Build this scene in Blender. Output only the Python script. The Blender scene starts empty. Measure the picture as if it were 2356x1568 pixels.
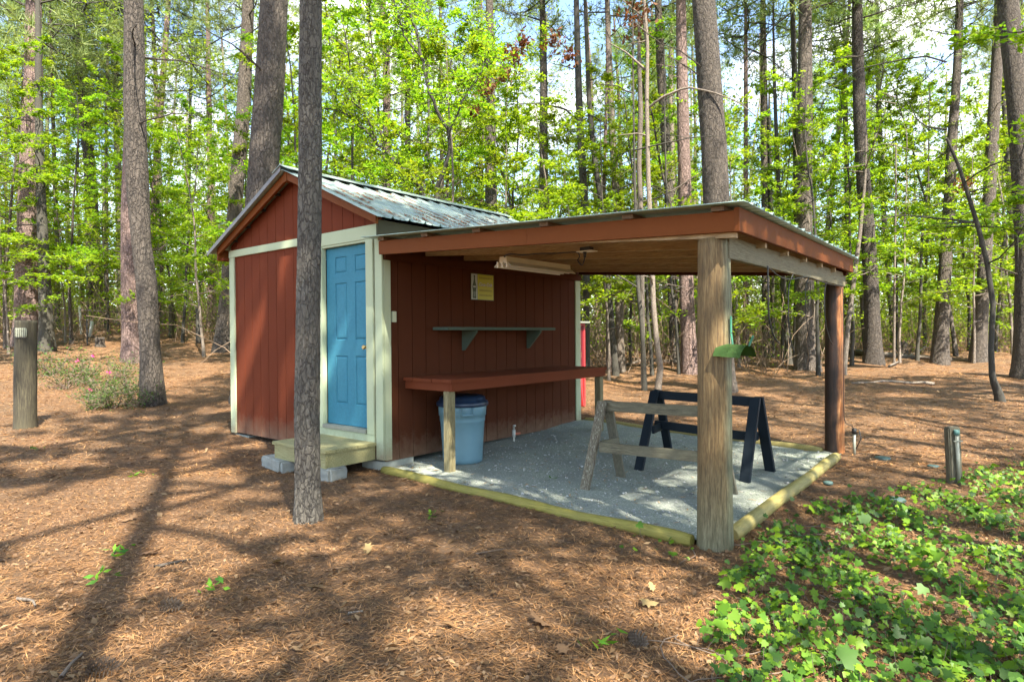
import bpy, bmesh, math, random
import numpy as np
from mathutils import Vector, Matrix
R = math.radians
SC = bpy.context.scene
COL = SC.collection

# ------------------------------------------------------------------ camera
CW, CH, CF = 2356.0, 1568.0, 1454.75
CC = np.array([5.340, -4.292, 1.439])
_y, _p, _r = R(129.658), R(-0.522), R(-0.4455)
FW = np.array([math.cos(_y)*math.cos(_p), math.sin(_y)*math.cos(_p), math.sin(_p)])
_R = np.array([math.sin(_y), -math.cos(_y), 0.0]); _U = np.cross(_R, FW)
RT = _R*math.cos(_r) + _U*math.sin(_r); UP = -_R*math.sin(_r) + _U*math.cos(_r)
cd = bpy.data.cameras.new('camera'); cam = bpy.data.objects.new('camera', cd); COL.objects.link(cam)
cd.sensor_width = 36; cd.lens = 36*CF/CW; cd.clip_end = 2000; cd.clip_start = 0.05
M = Matrix.Identity(4)
for i in range(3):
    M[i][0] = RT[i]; M[i][1] = UP[i]; M[i][2] = -FW[i]; M[i][3] = CC[i]
cam.matrix_world = M
SC.camera = cam

# ------------------------------------------------------------------ sky and sun
SUN_EL, SUN_DIR = R(55), np.array([0.916, -0.402])          # horizontal direction towards the sun
w = bpy.data.worlds.new('World'); SC.world = w; w.use_nodes = True
nt = w.node_tree; N = nt.nodes; L = nt.links
bg = N['Background']; bg.inputs['Strength'].default_value = 0.15
sky = N.new('ShaderNodeTexSky'); sky.sky_type = 'NISHITA'; sky.sun_disc = False
sky.sun_elevation = SUN_EL; sky.sun_rotation = math.atan2(SUN_DIR[0], SUN_DIR[1])
sky.air_density = 1.0; sky.dust_density = 0.6; sky.ozone_density = 1.4
tc = N.new('ShaderNodeTexCoord'); mp = N.new('ShaderNodeMapping'); mp.inputs['Scale'].default_value = (1, 1, 2.2)
no = N.new('ShaderNodeTexNoise'); no.inputs['Scale'].default_value = 3.2; no.inputs['Detail'].default_value = 8
no.inputs['Roughness'].default_value = 0.58
cr = N.new('ShaderNodeValToRGB'); cr.color_ramp.elements[0].position = 0.48; cr.color_ramp.elements[1].position = 0.63
mx = N.new('ShaderNodeMixRGB'); mx.inputs['Color2'].default_value = (4.6, 4.5, 4.4, 1)
hs = N.new('ShaderNodeHueSaturation'); hs.inputs['Saturation'].default_value = 1.0; hs.inputs['Value'].default_value = 1.0
L.new(tc.outputs['Generated'], mp.inputs['Vector']); L.new(mp.outputs[0], no.inputs['Vector'])
L.new(no.outputs['Fac'], cr.inputs[0]); L.new(cr.outputs[0], mx.inputs['Fac'])
L.new(sky.outputs[0], hs.inputs['Color']); L.new(hs.outputs[0], mx.inputs['Color1']); L.new(mx.outputs[0], bg.inputs['Color'])
sd = bpy.data.lights.new('sun', 'SUN'); so = bpy.data.objects.new('sun', sd); COL.objects.link(so)
sd.energy = 5.0; sd.angle = R(0.53); sd.color = (1.0, 0.93, 0.80)
sv = Vector((SUN_DIR[0]*math.cos(SUN_EL), SUN_DIR[1]*math.cos(SUN_EL), math.sin(SUN_EL))).normalized()
so.rotation_euler = sv.to_track_quat('Z', 'Y').to_euler(); so.location = (20, -10, 40)
vs = SC.view_settings; vs.view_transform = 'Standard'; vs.look = 'None'; vs.gamma = 1.0; vs.use_curve_mapping = False
vs.exposure = 2.0
cy = SC.cycles
cy.max_bounces = 6; cy.diffuse_bounces = 4; cy.glossy_bounces = 2; cy.transmission_bounces = 4; cy.transparent_max_bounces = 4
cy.use_denoising = True; cy.sample_clamp_indirect = 6; cy.use_adaptive_sampling = True; cy.adaptive_threshold = 0.015
cy.caustics_reflective = False; cy.caustics_refractive = False

# ------------------------------------------------------------------ terrain and picture helpers
FH = FW[:2]/np.hypot(*FW[:2]); RH = np.array([FH[1], -FH[0]])
_XL = [0, 4.4, 6.7, 8.8, 9.6, 14, 20, 30, 45, 80, 300]
_HL = [-.08, -.05, 0, .08, .12, .38, .9, 1.9, 3.4, 5.2, 9]
_HR = [-.08, -.05, 0, .07, .10, .22, .42, .85, 1.5, 2.5, 6]
def hgt(x, y):
    x = np.asarray(x, float); y = np.asarray(y, float)
    D = (x-CC[0])*FH[0] + (y-CC[1])*FH[1]; l = (x-CC[0])*RH[0] + (y-CC[1])*RH[1]
    t = np.clip((l/np.maximum(np.abs(D), 1)+.3)/.5, 0, 1); t = t*t*(3-2*t)
    z = np.interp(D, _XL, _HL)*(1-t) + np.interp(D, _XL, _HR)*t
    far = np.clip((D-9)/10, 0, 1)
    z = z + far*0.10*(np.sin(x*.9+1.3)*np.sin(y*.7+.4)) + far*.05*np.sin(x*2.3+y*1.7)
    return z
def hz(x, y): return float(hgt(x, y))
def ray(u, v): return FW + RT*(u-CW/2)/CF - UP*(v-CH/2)/CF
def px(u, v, D): return CC + ray(u, v)*D
def ground(u, v):
    d = ray(u, v); t = 1.0
    while t < 150:
        q = CC + d*t
        if q[2] < hz(q[0], q[1]): return q, t
        t *= 1.004
    return CC+d*40, 40
def proj(P):
    d = np.asarray(P)-CC; z = d@FW
    return CW/2+CF*(d@RT)/z, CH/2-CF*(d@UP)/z, z

# ------------------------------------------------------------------ materials
def mat(name):
    m = bpy.data.materials.new(name); m.use_nodes = True
    n = m.node_tree.nodes; b = n['Principled BSDF']
    return m, n, m.node_tree.links, b
def noise(n, l, vec, scale, detail=4, rough=.55, dist=0):
    t = n.new('ShaderNodeTexNoise'); t.inputs['Scale'].default_value = scale; t.inputs['Detail'].default_value = detail
    t.inputs['Roughness'].default_value = rough; t.inputs['Distortion'].default_value = dist
    if vec is not None: l.new(vec, t.inputs['Vector'])
    return t.outputs['Fac']
def mapping(n, l, scale=(1, 1, 1), rot=(0, 0, 0), src='Object'):
    c = n.new('ShaderNodeTexCoord'); m = n.new('ShaderNodeMapping')
    m.inputs['Scale'].default_value = scale; m.inputs['Rotation'].default_value = rot
    l.new(c.outputs[src], m.inputs['Vector']); return m.outputs[0]
def worldpos(n, l, scale=(1, 1, 1)):
    g = n.new('ShaderNodeNewGeometry'); m = n.new('ShaderNodeMapping'); m.inputs['Scale'].default_value = scale
    l.new(g.outputs['Position'], m.inputs['Vector']); return m.outputs[0]
def ramp(n, l, fac, stops):
    r = n.new('ShaderNodeValToRGB'); e = r.color_ramp.elements
    e[0].position, e[0].color = stops[0][0], (*stops[0][1], 1)
    e[1].position, e[1].color = stops[-1][0], (*stops[-1][1], 1)
    for p, c in stops[1:-1]:
        k = e.new(p); k.color = (*c, 1)
    l.new(fac, r.inputs[0]); return r.outputs[0]
def mixc(n, l, fac, a, b, mode='MIX'):
    x = n.new('ShaderNodeMixRGB'); x.blend_type = mode
    for s, v in (('Fac', fac), ('Color1', a), ('Color2', b)):
        if isinstance(v, (int, float)): x.inputs[s].default_value = v
        elif isinstance(v, tuple): x.inputs[s].default_value = (*v, 1)
        else: l.new(v, x.inputs[s])
    return x.outputs[0]
def math_(n, l, op, a, b=0.0):
    x = n.new('ShaderNodeMath'); x.operation = op
    for i, v in enumerate((a, b)):
        if isinstance(v, (int, float)): x.inputs[i].default_value = v
        else: l.new(v, x.inputs[i])
    return x.outputs[0]
def bump(n, l, h, b, strength=.5, dist=.01):
    k = n.new('ShaderNodeBump'); k.inputs['Strength'].default_value = strength; k.inputs['Distance'].default_value = dist
    l.new(h, k.inputs['Height']); l.new(k.outputs[0], b.inputs['Normal']); return k

def paint(name, c, c2=None, rough=.55, grain=(1, 1, 1), bmp=.25, wear=None, wearamt=.62, sat_noise=2.0, mud=None):
    """painted wood: colour drift, grain, optional wear patches"""
    m, n, l, b = mat(name)
    v = worldpos(n, l, (1, 1, 1)); vg = worldpos(n, l, grain)
    base = mixc(n, l, noise(n, l, v, sat_noise, 4), c, c2 or tuple(x*.72 for x in c))
    g = noise(n, l, vg, 26, 7, .7)
    base = mixc(n, l, ramp(n, l, g, [(.35, (0, 0, 0)), (.7, (.35,)*3)]), base, tuple(x*.55 for x in c))
    if wear:
        f = noise(n, l, vg, 22, 8, .7); base = mixc(n, l, ramp(n, l, f, [(wearamt, (0,)*3), (wearamt+.04, (1,)*3)]), base, wear)
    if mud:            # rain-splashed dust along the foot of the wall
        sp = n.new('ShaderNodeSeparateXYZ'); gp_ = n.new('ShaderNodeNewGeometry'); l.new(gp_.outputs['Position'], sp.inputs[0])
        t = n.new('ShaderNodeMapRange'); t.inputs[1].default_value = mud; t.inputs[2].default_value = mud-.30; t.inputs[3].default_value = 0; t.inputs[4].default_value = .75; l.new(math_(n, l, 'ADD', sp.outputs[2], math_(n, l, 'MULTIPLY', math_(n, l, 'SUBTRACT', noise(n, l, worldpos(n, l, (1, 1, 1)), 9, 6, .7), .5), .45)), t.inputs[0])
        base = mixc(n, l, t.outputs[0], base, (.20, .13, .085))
    l.new(base, b.inputs['Base Color']); b.inputs['Roughness'].default_value = min(1, rough+.15); b.inputs['Specular IOR Level'].default_value = .12
    bump(n, l, g, b, bmp, .004); return m
def rawwood(name, c, dark, light, grain, rough=.8, crack=True, src='world', scale=18):
    m, n, l, b = mat(name)
    v = worldpos(n, l, grain) if src == 'world' else mapping(n, l, grain)
    a = noise(n, l, v, scale, 8, .62, .4); f = noise(n, l, v, scale*3.3, 4, .6)
    big = noise(n, l, worldpos(n, l), 2.2, 3)
    base = ramp(n, l, a, [(.28, dark), (.48, c), (.72, light)])
    base = mixc(n, l, ramp(n, l, f, [(.45, (0,)*3), (.62, (.5,)*3)]), base, dark)
    base = mixc(n, l, ramp(n, l, big, [(.42, (0,)*3), (.62, (.6,)*3)]), base, mixc(n, l, .5, dark, light), 'MIX')
    kn = n.new('ShaderNodeTexVoronoi'); kn.inputs['Scale'].default_value = 2.2; l.new(v, kn.inputs['Vector']); base = mixc(n, l, ramp(n, l, kn.outputs['Distance'], [(.04, (.7,)*3), (.10, (0,)*3)]), base, tuple(x*.7 for x in dark))
    l.new(base, b.inputs['Base Color']); b.inputs['Roughness'].default_value = rough
    h = math_(n, l, 'ADD', a, math_(n, l, 'MULTIPLY', f, .5)); bump(n, l, h, b, .6, .006); return m

WX, WY, WZ = (.4, 5, 5), (5, .4, 5), (4, 4, .28)       # grain running along x, y, z
MT = {}
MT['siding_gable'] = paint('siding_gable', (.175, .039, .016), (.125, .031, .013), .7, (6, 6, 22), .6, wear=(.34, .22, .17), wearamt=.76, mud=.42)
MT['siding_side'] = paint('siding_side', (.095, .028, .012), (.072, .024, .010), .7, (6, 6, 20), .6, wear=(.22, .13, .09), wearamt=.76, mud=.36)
MT['fascia'] = paint('fascia', (.195, .056, .013), (.15, .045, .010), .5, (1, 6, 16), .3, wear=(.12, .05, .03), wearamt=.70)
MT['fascia_end'] = paint('fascia_end', (.20, .055, .014), (.12, .042, .010), .5, (6, 1, 16), .3, wear=(.42, .10, .06), wearamt=.62, sat_noise=3)
MT['bench_red'] = paint('bench_red', (.175, .044, .018), (.13, .036, .014), .6, (14, 1, 14), .4, wear=(.10, .04, .03), wearamt=.68)
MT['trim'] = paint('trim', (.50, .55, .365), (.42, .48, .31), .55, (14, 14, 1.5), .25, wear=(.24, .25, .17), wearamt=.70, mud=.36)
MT['door'] = paint('door', (.055, .225, .31), (.048, .20, .28), .42, (1, 1, 1), .05)
MT['teal_shelf'] = paint('teal_shelf', (.10, .135, .10), (.075, .10, .075), .7, (14, 1, 14), .4)
MT['black_paint'] = paint('black_paint', (.018, .025, .032), (.012, .018, .024), .38, (3, 14, 3), .3, wear=(.09, .10, .12), wearamt=.74)
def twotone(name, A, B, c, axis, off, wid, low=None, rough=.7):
    """wood in tone A with B on one side: weathering on the near post, painted sunlight on the far; low = (z0, z1) greying towards the foot"""
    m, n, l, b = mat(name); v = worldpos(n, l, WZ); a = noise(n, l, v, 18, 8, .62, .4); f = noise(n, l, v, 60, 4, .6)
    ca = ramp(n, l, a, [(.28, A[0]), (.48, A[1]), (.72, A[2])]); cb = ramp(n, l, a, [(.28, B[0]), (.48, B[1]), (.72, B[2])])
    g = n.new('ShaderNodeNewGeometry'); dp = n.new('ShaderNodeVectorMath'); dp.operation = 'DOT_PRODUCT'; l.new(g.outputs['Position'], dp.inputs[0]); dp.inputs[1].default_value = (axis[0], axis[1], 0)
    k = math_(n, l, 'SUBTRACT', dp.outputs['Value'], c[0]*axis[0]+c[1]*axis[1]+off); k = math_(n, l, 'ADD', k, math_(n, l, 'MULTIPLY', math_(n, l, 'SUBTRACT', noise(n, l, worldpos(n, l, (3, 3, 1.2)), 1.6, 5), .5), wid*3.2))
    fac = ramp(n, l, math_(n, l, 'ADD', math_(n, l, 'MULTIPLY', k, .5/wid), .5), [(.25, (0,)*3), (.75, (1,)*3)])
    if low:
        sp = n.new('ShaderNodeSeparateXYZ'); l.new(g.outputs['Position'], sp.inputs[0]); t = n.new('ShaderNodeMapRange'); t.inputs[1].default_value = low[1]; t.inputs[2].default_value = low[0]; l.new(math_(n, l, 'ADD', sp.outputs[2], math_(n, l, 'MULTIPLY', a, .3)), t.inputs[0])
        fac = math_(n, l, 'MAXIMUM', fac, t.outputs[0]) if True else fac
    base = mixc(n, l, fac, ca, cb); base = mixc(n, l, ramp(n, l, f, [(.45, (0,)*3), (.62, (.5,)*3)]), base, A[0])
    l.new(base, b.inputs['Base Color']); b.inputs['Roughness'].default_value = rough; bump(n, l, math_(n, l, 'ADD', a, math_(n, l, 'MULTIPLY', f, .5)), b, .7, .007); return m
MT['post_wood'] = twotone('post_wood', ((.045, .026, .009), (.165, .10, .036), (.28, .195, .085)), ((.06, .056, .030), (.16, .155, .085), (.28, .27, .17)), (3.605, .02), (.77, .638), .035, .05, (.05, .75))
MT['post_dark_sunlit'] = twotone('post_dark_sunlit', ((.010, .006, .004), (.028, .013, .008), (.07, .03, .015)), ((.15, .045, .014), (.42, .15, .04), (.60, .33, .14)), (3.51, 3.86), (.77, .638), -.01, .035, None, .5)  # sunlight painted into the orange side, the other side left dark
MT['gray_wood'] = rawwood('gray_wood', (.13, .115, .075), (.045, .038, .025), (.25, .235, .17), WZ, .85)
MT['gray_rail'] = rawwood('gray_rail', (.145, .125, .075), (.05, .042, .028), (.24, .22, .14), WX, .8)
MT['step_wood'] = rawwood('step_wood', (.31, .285, .125), (.17, .15, .065), (.41, .385, .20), WX, .75)
MT['rafter'] = rawwood('rafter', (.42, .29, .145), (.20, .12, .055), (.54, .40, .23), WX, .75)
MT['purlin'] = rawwood('purlin', (.15, .09, .05), (.07, .04, .022), (.24, .16, .09), WY, .8)
MT['beam_wood'] = rawwood('beam_wood', (.17, .145, .08), (.075, .06, .032), (.27, .24, .15), WY, .8)
MT['timber'] = rawwood('timber', (.25, .215, .035), (.12, .10, .02), (.33, .29, .07), WX, .75)
MT['timber_y'] = rawwood('timber_y', (.30, .25, .07), (.17, .13, .04), (.40, .34, .13), WY, .6)
MT['leg_wood'] = rawwood('leg_wood', (.23, .19, .085), (.05, .04, .025), (.34, .30, .17), WZ, .8)
MT['fence_wood'] = rawwood('fence_wood', (.05, .042, .024), (.016, .013, .009), (.12, .105, .06), WZ, .85)

def peeling():
    m, n, l, b = mat('peeling_paint')
    v = worldpos(n, l, (16, 16, 2)); a = noise(n, l, v, 6, 8, .7)
    c = ramp(n, l, a, [(.42, (.10, .088, .058)), (.57, (.17, .145, .095)), (.61, (.30, .285, .22)), (.68, (.36, .34, .27))])
    c2 = mixc(n, l, ramp(n, l, a, [(.38, (0,)*3), (.50, (1,)*3)]), (.09, .06, .04), c)
    l.new(c2, b.inputs['Base Color']); b.inputs['Roughness'].default_value = .8; bump(n, l, a, b, .8, .005); return m
MT['peeling'] = peeling()

def simple(name, c, rough=.5, metal=0.0, var=.2, scale=8, bmp=0.0):
    m, n, l, b = mat(name)
    a = noise(n, l, worldpos(n, l), scale, 5)
    l.new(mixc(n, l, a, tuple(x*(1-var) for x in c), tuple(min(1, x*(1+var)) for x in c)), b.inputs['Base Color'])
    b.inputs['Roughness'].default_value = rough; b.inputs['Metallic'].default_value = metal
    if bmp: bump(n, l, noise(n, l, worldpos(n, l), scale*6, 5), b, bmp, .004)
    return m
MT['bin'] = simple('bin', (.14, .26, .31), .42, 0, .12, 5)
MT['bin_lid'] = simple('bin_lid', (.012, .026, .055), .35, 0, .2)
MT['black'] = simple('black_rubber', (.02, .02, .02), .5)
MT['white_metal'] = simple('white_metal', (.80, .76, .68), .5, 0, .1)
MT['tube'] = simple('tube', (.60, .56, .50), .3, 0, .05)
MT['pvc'] = simple('pvc', (.55, .55, .48), .5, 0, .15, 30)
MT['red_handle'] = simple('red_handle', (.35, .10, .05), .5)
MT['pipe'] = simple('pipe', (.26, .27, .22), .5, .3, .25, 30)
MT['copper_cap'] = simple('copper_cap', (.10, .22, .20), .6, 0, .3, 40)
MT['knob'] = simple('knob', (.45, .33, .14), .3, .8)
MT['concrete'] = simple('concrete', (.33, .34, .29), .9, 0, .25, 12, .5)
MT['stone'] = simple('stone', (.27, .28, .25), .9, 0, .4, 14, 1.0)
MT['rusty_green'] = paint('rusty_green', (.06, .14, .035), (.09, .15, .05), .6, (3, 3, 3), .5, wear=(.10, .07, .03), wearamt=.60)
MT['green_paint'] = simple('green_paint', (.04, .20, .12), .5, 0, .2)
MT['lid_teal'] = simple('lid_teal', (.055, .10, .09), .6, 0, .3, 20)
MT['suet'] = simple('suet', (.50, .52, .38), .8, 0, .3, 40, .6)
MT['wire'] = simple('wire', (.10, .09, .08), .5, .6)
MT['cab_red'] = simple('cab_red', (.38, .035, .035), .5, 0, .15)
MT['cab_mesh'] = simple('cab_mesh', (.26, .03, .05), .5, 0, .6, 90)
MT['sign_yellow'] = simple('sign_yellow', (.46, .46, .02), .45, 0, .08)
MT['sign_print'] = simple('sign_print', (.25, .25, .02), .5, 0, .05)
MT['sign_pale'] = simple('sign_pale', (.40, .46, .40), .45, 0, .08)
MT['sign_green'] = simple('sign_green', (.03, .06, .03), .4, 0, .2)
MT['sign_white'] = simple('sign_white', (.55, .56, .46), .4, 0, .05)
MT['sign_edge'] = simple('sign_edge', (.06, .07, .04), .5, 0, .1)
MT['switch'] = simple('switch', (.45, .48, .32), .4, 0, .08)
MT['dark'] = simple('dark_void', (.02, .018, .015), .9)
MT['pink'] = simple('pink', (.60, .03, .20), .6, 0, .2)
MT['straw_tuft'] = simple('straw_tuft', (.28, .13, .06), .8, 0, .4, 20)

def roofmetal(name, c, c2, grain, rough=.42, metal=.35):
    m, n, l, b = mat(name)
    v = worldpos(n, l, grain); a = noise(n, l, v, 5, 8, .65); big = noise(n, l, worldpos(n, l), 1.7, 4)
    base = ramp(n, l, a, [(.35, c2), (.5, c), (.66, tuple(min(1, x*1.35) for x in c))])
    base = mixc(n, l, ramp(n, l, big, [(.45, (0,)*3), (.6, (.4,)*3)]), base, c2)
    l.new(base, b.inputs['Base Color']); b.inputs['Roughness'].default_value = rough; b.inputs['Metallic'].default_value = metal
    bump(n, l, a, b, .2, .003); return m
MT['roof'] = roofmetal('roof_metal', (.31, .38, .335), (.255, .315, .275), (1.2, 9, 1.2))
MT['roof_dark'] = roofmetal('roof_brown', (.16, .13, .11), (.10, .08, .07), (1, 5, 1), .4, .3)
MT['canopy_metal'] = roofmetal('canopy_metal', (.32, .44, .40), (.26, .36, .32), (1.2, 9, 1.2), .5, .1)
MT['canopy_under'] = roofmetal('canopy_under', (.28, .29, .28), (.2, .2, .2), (1, 8, 1), .4, .4)
MT['eave_wood'] = paint('eave_wood', (.075, .066, .038), (.058, .052, .03), .7, (14, 1, 14), .3)

def bark(name, c_plate, c_mid, c_crack, s=1.0, lichen=None, bmp=1.0):
    m, n, l, b = mat(name)
    v0 = mapping(n, l, (1, 1, .42)); 
    d = n.new('ShaderNodeTexNoise'); d.inputs['Scale'].default_value = 14*s; d.inputs['Detail'].default_value = 6; l.new(v0, d.inputs['Vector'])
    va = n.new('ShaderNodeVectorMath'); va.operation = 'MULTIPLY_ADD'; l.new(d.outputs['Color'], va.inputs[0])
    va.inputs[1].default_value = (.13/s, .13/s, .13/s); l.new(v0, va.inputs[2])
    vo = n.new('ShaderNodeTexVoronoi'); vo.feature = 'DISTANCE_TO_EDGE'; vo.inputs['Scale'].default_value = 17*s; l.new(va.outputs[0], vo.inputs['Vector'])
    vc = n.new('ShaderNodeTexVoronoi'); vc.inputs['Scale'].default_value = 17*s; l.new(va.outputs[0], vc.inputs['Vector'])
    oi = n.new('ShaderNodeObjectInfo')
    fine = noise(n, l, v0, 48*s, 8, .72)
    vs_ = mapping(n, l, (1, 1, .16)); fis = noise(n, l, vs_, 26*s, 7, .62, .6)         # long vertical fissures
    edge = ramp(n, l, vo.outputs['Distance'], [(.0, (.0,)*3), (.05, (.62,)*3), (.12, (1,)*3)])
    fe = ramp(n, l, fis, [(.40, (.0,)*3), (.47, (1,)*3)])
    edge = mixc(n, l, 1.0, edge, mixc(n, l, .45, (1, 1, 1), fe), 'MULTIPLY')
    plate = mixc(n, l, n_sep(n, l, vc.outputs['Color']), c_plate, c_mid)
    plate = mixc(n, l, ramp(n, l, fine, [(.36, (0,)*3), (.60, (1,)*3)]), plate, tuple(x*.72 for x in c_mid))
    plate = mixc(n, l, ramp(n, l, fine, [(.60, (0,)*3), (.72, (.7,)*3)]), plate, tuple(x*1.45 for x in c_plate))
    col = mixc(n, l, edge, c_crack, plate)
    big = noise(n, l, worldpos(n, l, (1, 1, .5)), 1.4, 4)
    col = mixc(n, l, ramp(n, l, big, [(.4, (.55,)*3), (.6, (0,)*3)]), col, tuple(x*.9 for x in c_mid))
    if lichen:
        lf = noise(n, l, worldpos(n, l, (1, 1, .7)), 9, 7, .7)
        col = mixc(n, l, ramp(n, l, lf, [(.60, (0,)*3), (.68, (.7,)*3)]), col, lichen)
    rv = math_(n, l, 'MULTIPLY_ADD', oi.outputs['Random'], .5); rv.node.inputs[2].default_value = .75
    hv = n.new('ShaderNodeHueSaturation'); l.new(rv, hv.inputs['Value']); l.new(col, hv.inputs['Color'])
    l.new(hv.outputs[0], b.inputs['Base Color']); b.inputs['Roughness'].default_value = .9
    h = math_(n, l, 'ADD', math_(n, l, 'MULTIPLY', edge, 1.0), math_(n, l, 'MULTIPLY', fine, 1.3))
    h = math_(n, l, 'ADD', h, math_(n, l, 'MULTIPLY', n_sep(n, l, vc.outputs['Color']), .6))
    bump(n, l, h, b, bmp, .028/s); return m
def n_sep(n, l, c):
    s = n.new('ShaderNodeSeparateColor'); l.new(c, s.inputs[0]); return s.outputs[0]
MT['bark_near'] = bark('bark_near', (.26, .235, .19), (.19, .168, .135), (.06, .05, .04), 1.6)
MT['bark_pine'] = bark('bark_pine', (.17, .14, .112), (.12, .097, .076), (.032, .026, .02), 1.0)
MT['bark_pink'] = bark('bark_pink', (.34, .235, .20), (.24, .165, .14), (.09, .055, .045), .9, bmp=.9)
MT['bark_dark'] = bark('bark_dark', (.085, .078, .06), (.06, .055, .042), (.03, .026, .02), 2.2, lichen=(.16, .18, .13), bmp=.35)
MT['bark_tan'] = bark('bark_tan', (.32, .27, .22), (.22, .18, .14), (.06, .045, .035), 1.8, bmp=.5)
MT['twig'] = simple('twig', (.15, .11, .08), .9, 0, .4, 6)
MT['vine'] = simple('vine', (.24, .17, .115), .9, 0, .45, 3)

def leafmat(name, c1, c2, c3, trans=.5, rough=.5, spec=.3, tw=None):
    m, n, l, b = mat(name)
    g = n.new('ShaderNodeNewGeometry'); oi = n.new('ShaderNodeObjectInfo')
    col = ramp(n, l, g.outputs['Random Per Island'], [(0, c1), (.5, c2), (1, c3)])
    hv = n.new('ShaderNodeHueSaturation')
    rv = math_(n, l, 'MULTIPLY_ADD', oi.outputs['Random'], .45); rv.node.inputs[2].default_value = .78
    hh = math_(n, l, 'MULTIPLY_ADD', oi.outputs['Random'], .035); hh.node.inputs[2].default_value = .482
    l.new(rv, hv.inputs['Value']); l.new(hh, hv.inputs['Hue']); l.new(col, hv.inputs['Color'])
    l.new(hv.outputs[0], b.inputs['Base Color']); b.inputs['Roughness'].default_value = rough
    b.inputs['Specular IOR Level'].default_value = spec
    t = n.new('ShaderNodeBsdfTranslucent'); ms = n.new('ShaderNodeMixShader'); ms.inputs[0].default_value = trans
    tc_ = mixc(n, l, 1.0, hv.outputs[0], tw or (1.6, 1.5, .9), 'MULTIPLY'); l.new(tc_, t.inputs['Color'])
    l.new(b.outputs[0], ms.inputs[1]); l.new(t.outputs[0], ms.inputs[2])
    l.new(ms.outputs[0], n['Material Output'].inputs['Surface']); return m
MT['leaf'] = leafmat('leaf_spring', (.095, .19, .010), (.165, .275, .012), (.27, .375, .018), .55)
MT['leaf_deep'] = leafmat('leaf_deep', (.04, .11, .012), (.07, .16, .015), (.11, .22, .02), .5)
MT['needle'] = leafmat('needle_green', (.15, .22, .07), (.21, .29, .09), (.29, .36, .12), .35, .5)
MT['ivy'] = leafmat('ivy_leaf', (.025, .075, .012), (.075, .19, .014), (.20, .34, .018), .35, .48, .3)
MT['azalea'] = leafmat('azalea_leaf', (.025, .06, .012), (.045, .10, .018), (.10, .18, .025), .35)
MT['dead_leaf'] = leafmat('dead_leaf', (.14, .085, .038), (.23, .145, .068), (.33, .225, .12), .2, .7, .2, (1, .8, .6))
MT['brown_leaf'] = leafmat('brown_leaf', (.11, .055, .025), (.17, .085, .038), (.24, .13, .06), .35, .7, .2, (1.2, .8, .6))
MT['straw'] = leafmat('straw', (.12, .060, .024), (.31, .145, .056), (.52, .285, .125), .12, .65, .3, (1, .8, .6))
MT['roof_litter'] = leafmat('roof_litter', (.26, .12, .04), (.33, .17, .06), (.38, .24, .12), .1, .7, .2, (1, .8, .6))
MT['pebble'] = leafmat('pebble', (.20, .21, .20), (.34, .35, .33), (.60, .60, .56), .0, .9, .2)

def groundmat():
    m, n, l, b = mat('forest_floor_straw')
    v = worldpos(n, l)
    cols = []
    hts = []
    for k, (sc, rot) in enumerate((((38, 260, 40), .5), ((240, 42, 40), -.35), ((60, 200, 40), 2.1))):
        g = n.new('ShaderNodeNewGeometry'); mm = n.new('ShaderNodeMapping'); mm.inputs['Rotation'].default_value = (0, 0, rot)
        mm.inputs['Scale'].default_value = tuple(x*.12 for x in sc); l.new(g.outputs['Position'], mm.inputs['Vector'])
        hts.append(noise(n, l, mm.outputs[0], 6, 4, .7, 1.2))
    f = math_(n, l, 'MAXIMUM', math_(n, l, 'MAXIMUM', hts[0], hts[1]), hts[2])
    base = ramp(n, l, f, [(.46, (.065, .036, .015)), (.58, (.18, .088, .034)), (.70, (.34, .18, .075))])
    lf = n.new('ShaderNodeTexVoronoi'); lf.inputs['Scale'].default_value = 17; l.new(worldpos(n, l, (1, 1.7, 1)), lf.inputs['Vector'])
    pick = ramp(n, l, n_sep(n, l, lf.outputs['Color']), [(.68, (0,)*3), (.72, (1,)*3)])
    inside = ramp(n, l, lf.outputs['Distance'], [(.28, (1,)*3), (.36, (0,)*3)])
    base = mixc(n, l, mixc(n, l, 1.0, pick, inside, 'MULTIPLY'), base, (.36, .22, .12))
    big = noise(n, l, v, .55, 5, .6); base = mixc(n, l, ramp(n, l, big, [(.42, (0,)*3), (.62, (.55,)*3)]), base, (.11, .07, .035))
    l.new(base, b.inputs['Base Color']); b.inputs['Roughness'].default_value = .9
    h = math_(n, l, 'ADD', f, math_(n, l, 'MULTIPLY', noise(n, l, v, 22, 6, .7), .8))
    bump(n, l, h, b, 1.0, .03); return m
MT['ground'] = groundmat()
def gravelmat():
    m, n, l, b = mat('gravel_fines')
    v = worldpos(n, l); vo = n.new('ShaderNodeTexVoronoi'); vo.inputs['Scale'].default_value = 120; l.new(v, vo.inputs['Vector'])
    c = ramp(n, l, n_sep(n, l, vo.outputs['Color']), [(0, (.19, .215, .17)), (.6, (.285, .315, .25)), (.93, (.36, .38, .32)), (1, (.62, .61, .54))])
    big = noise(n, l, v, 1.6, 5); c = mixc(n, l, ramp(n, l, big, [(.40, (.5,)*3), (.6, (0,)*3)]), c, (.17, .185, .175))
    l.new(c, b.inputs['Base Color']); b.inputs['Roughness'].default_value = .95
    h = math_(n, l, 'ADD', noise(n, l, v, 45, 6, .75), math_(n, l, 'MULTIPLY', vo.outputs['Distance'], .6))
    bump(n, l, h, b, .9, .012); return m
MT['gravel'] = gravelmat()

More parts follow.
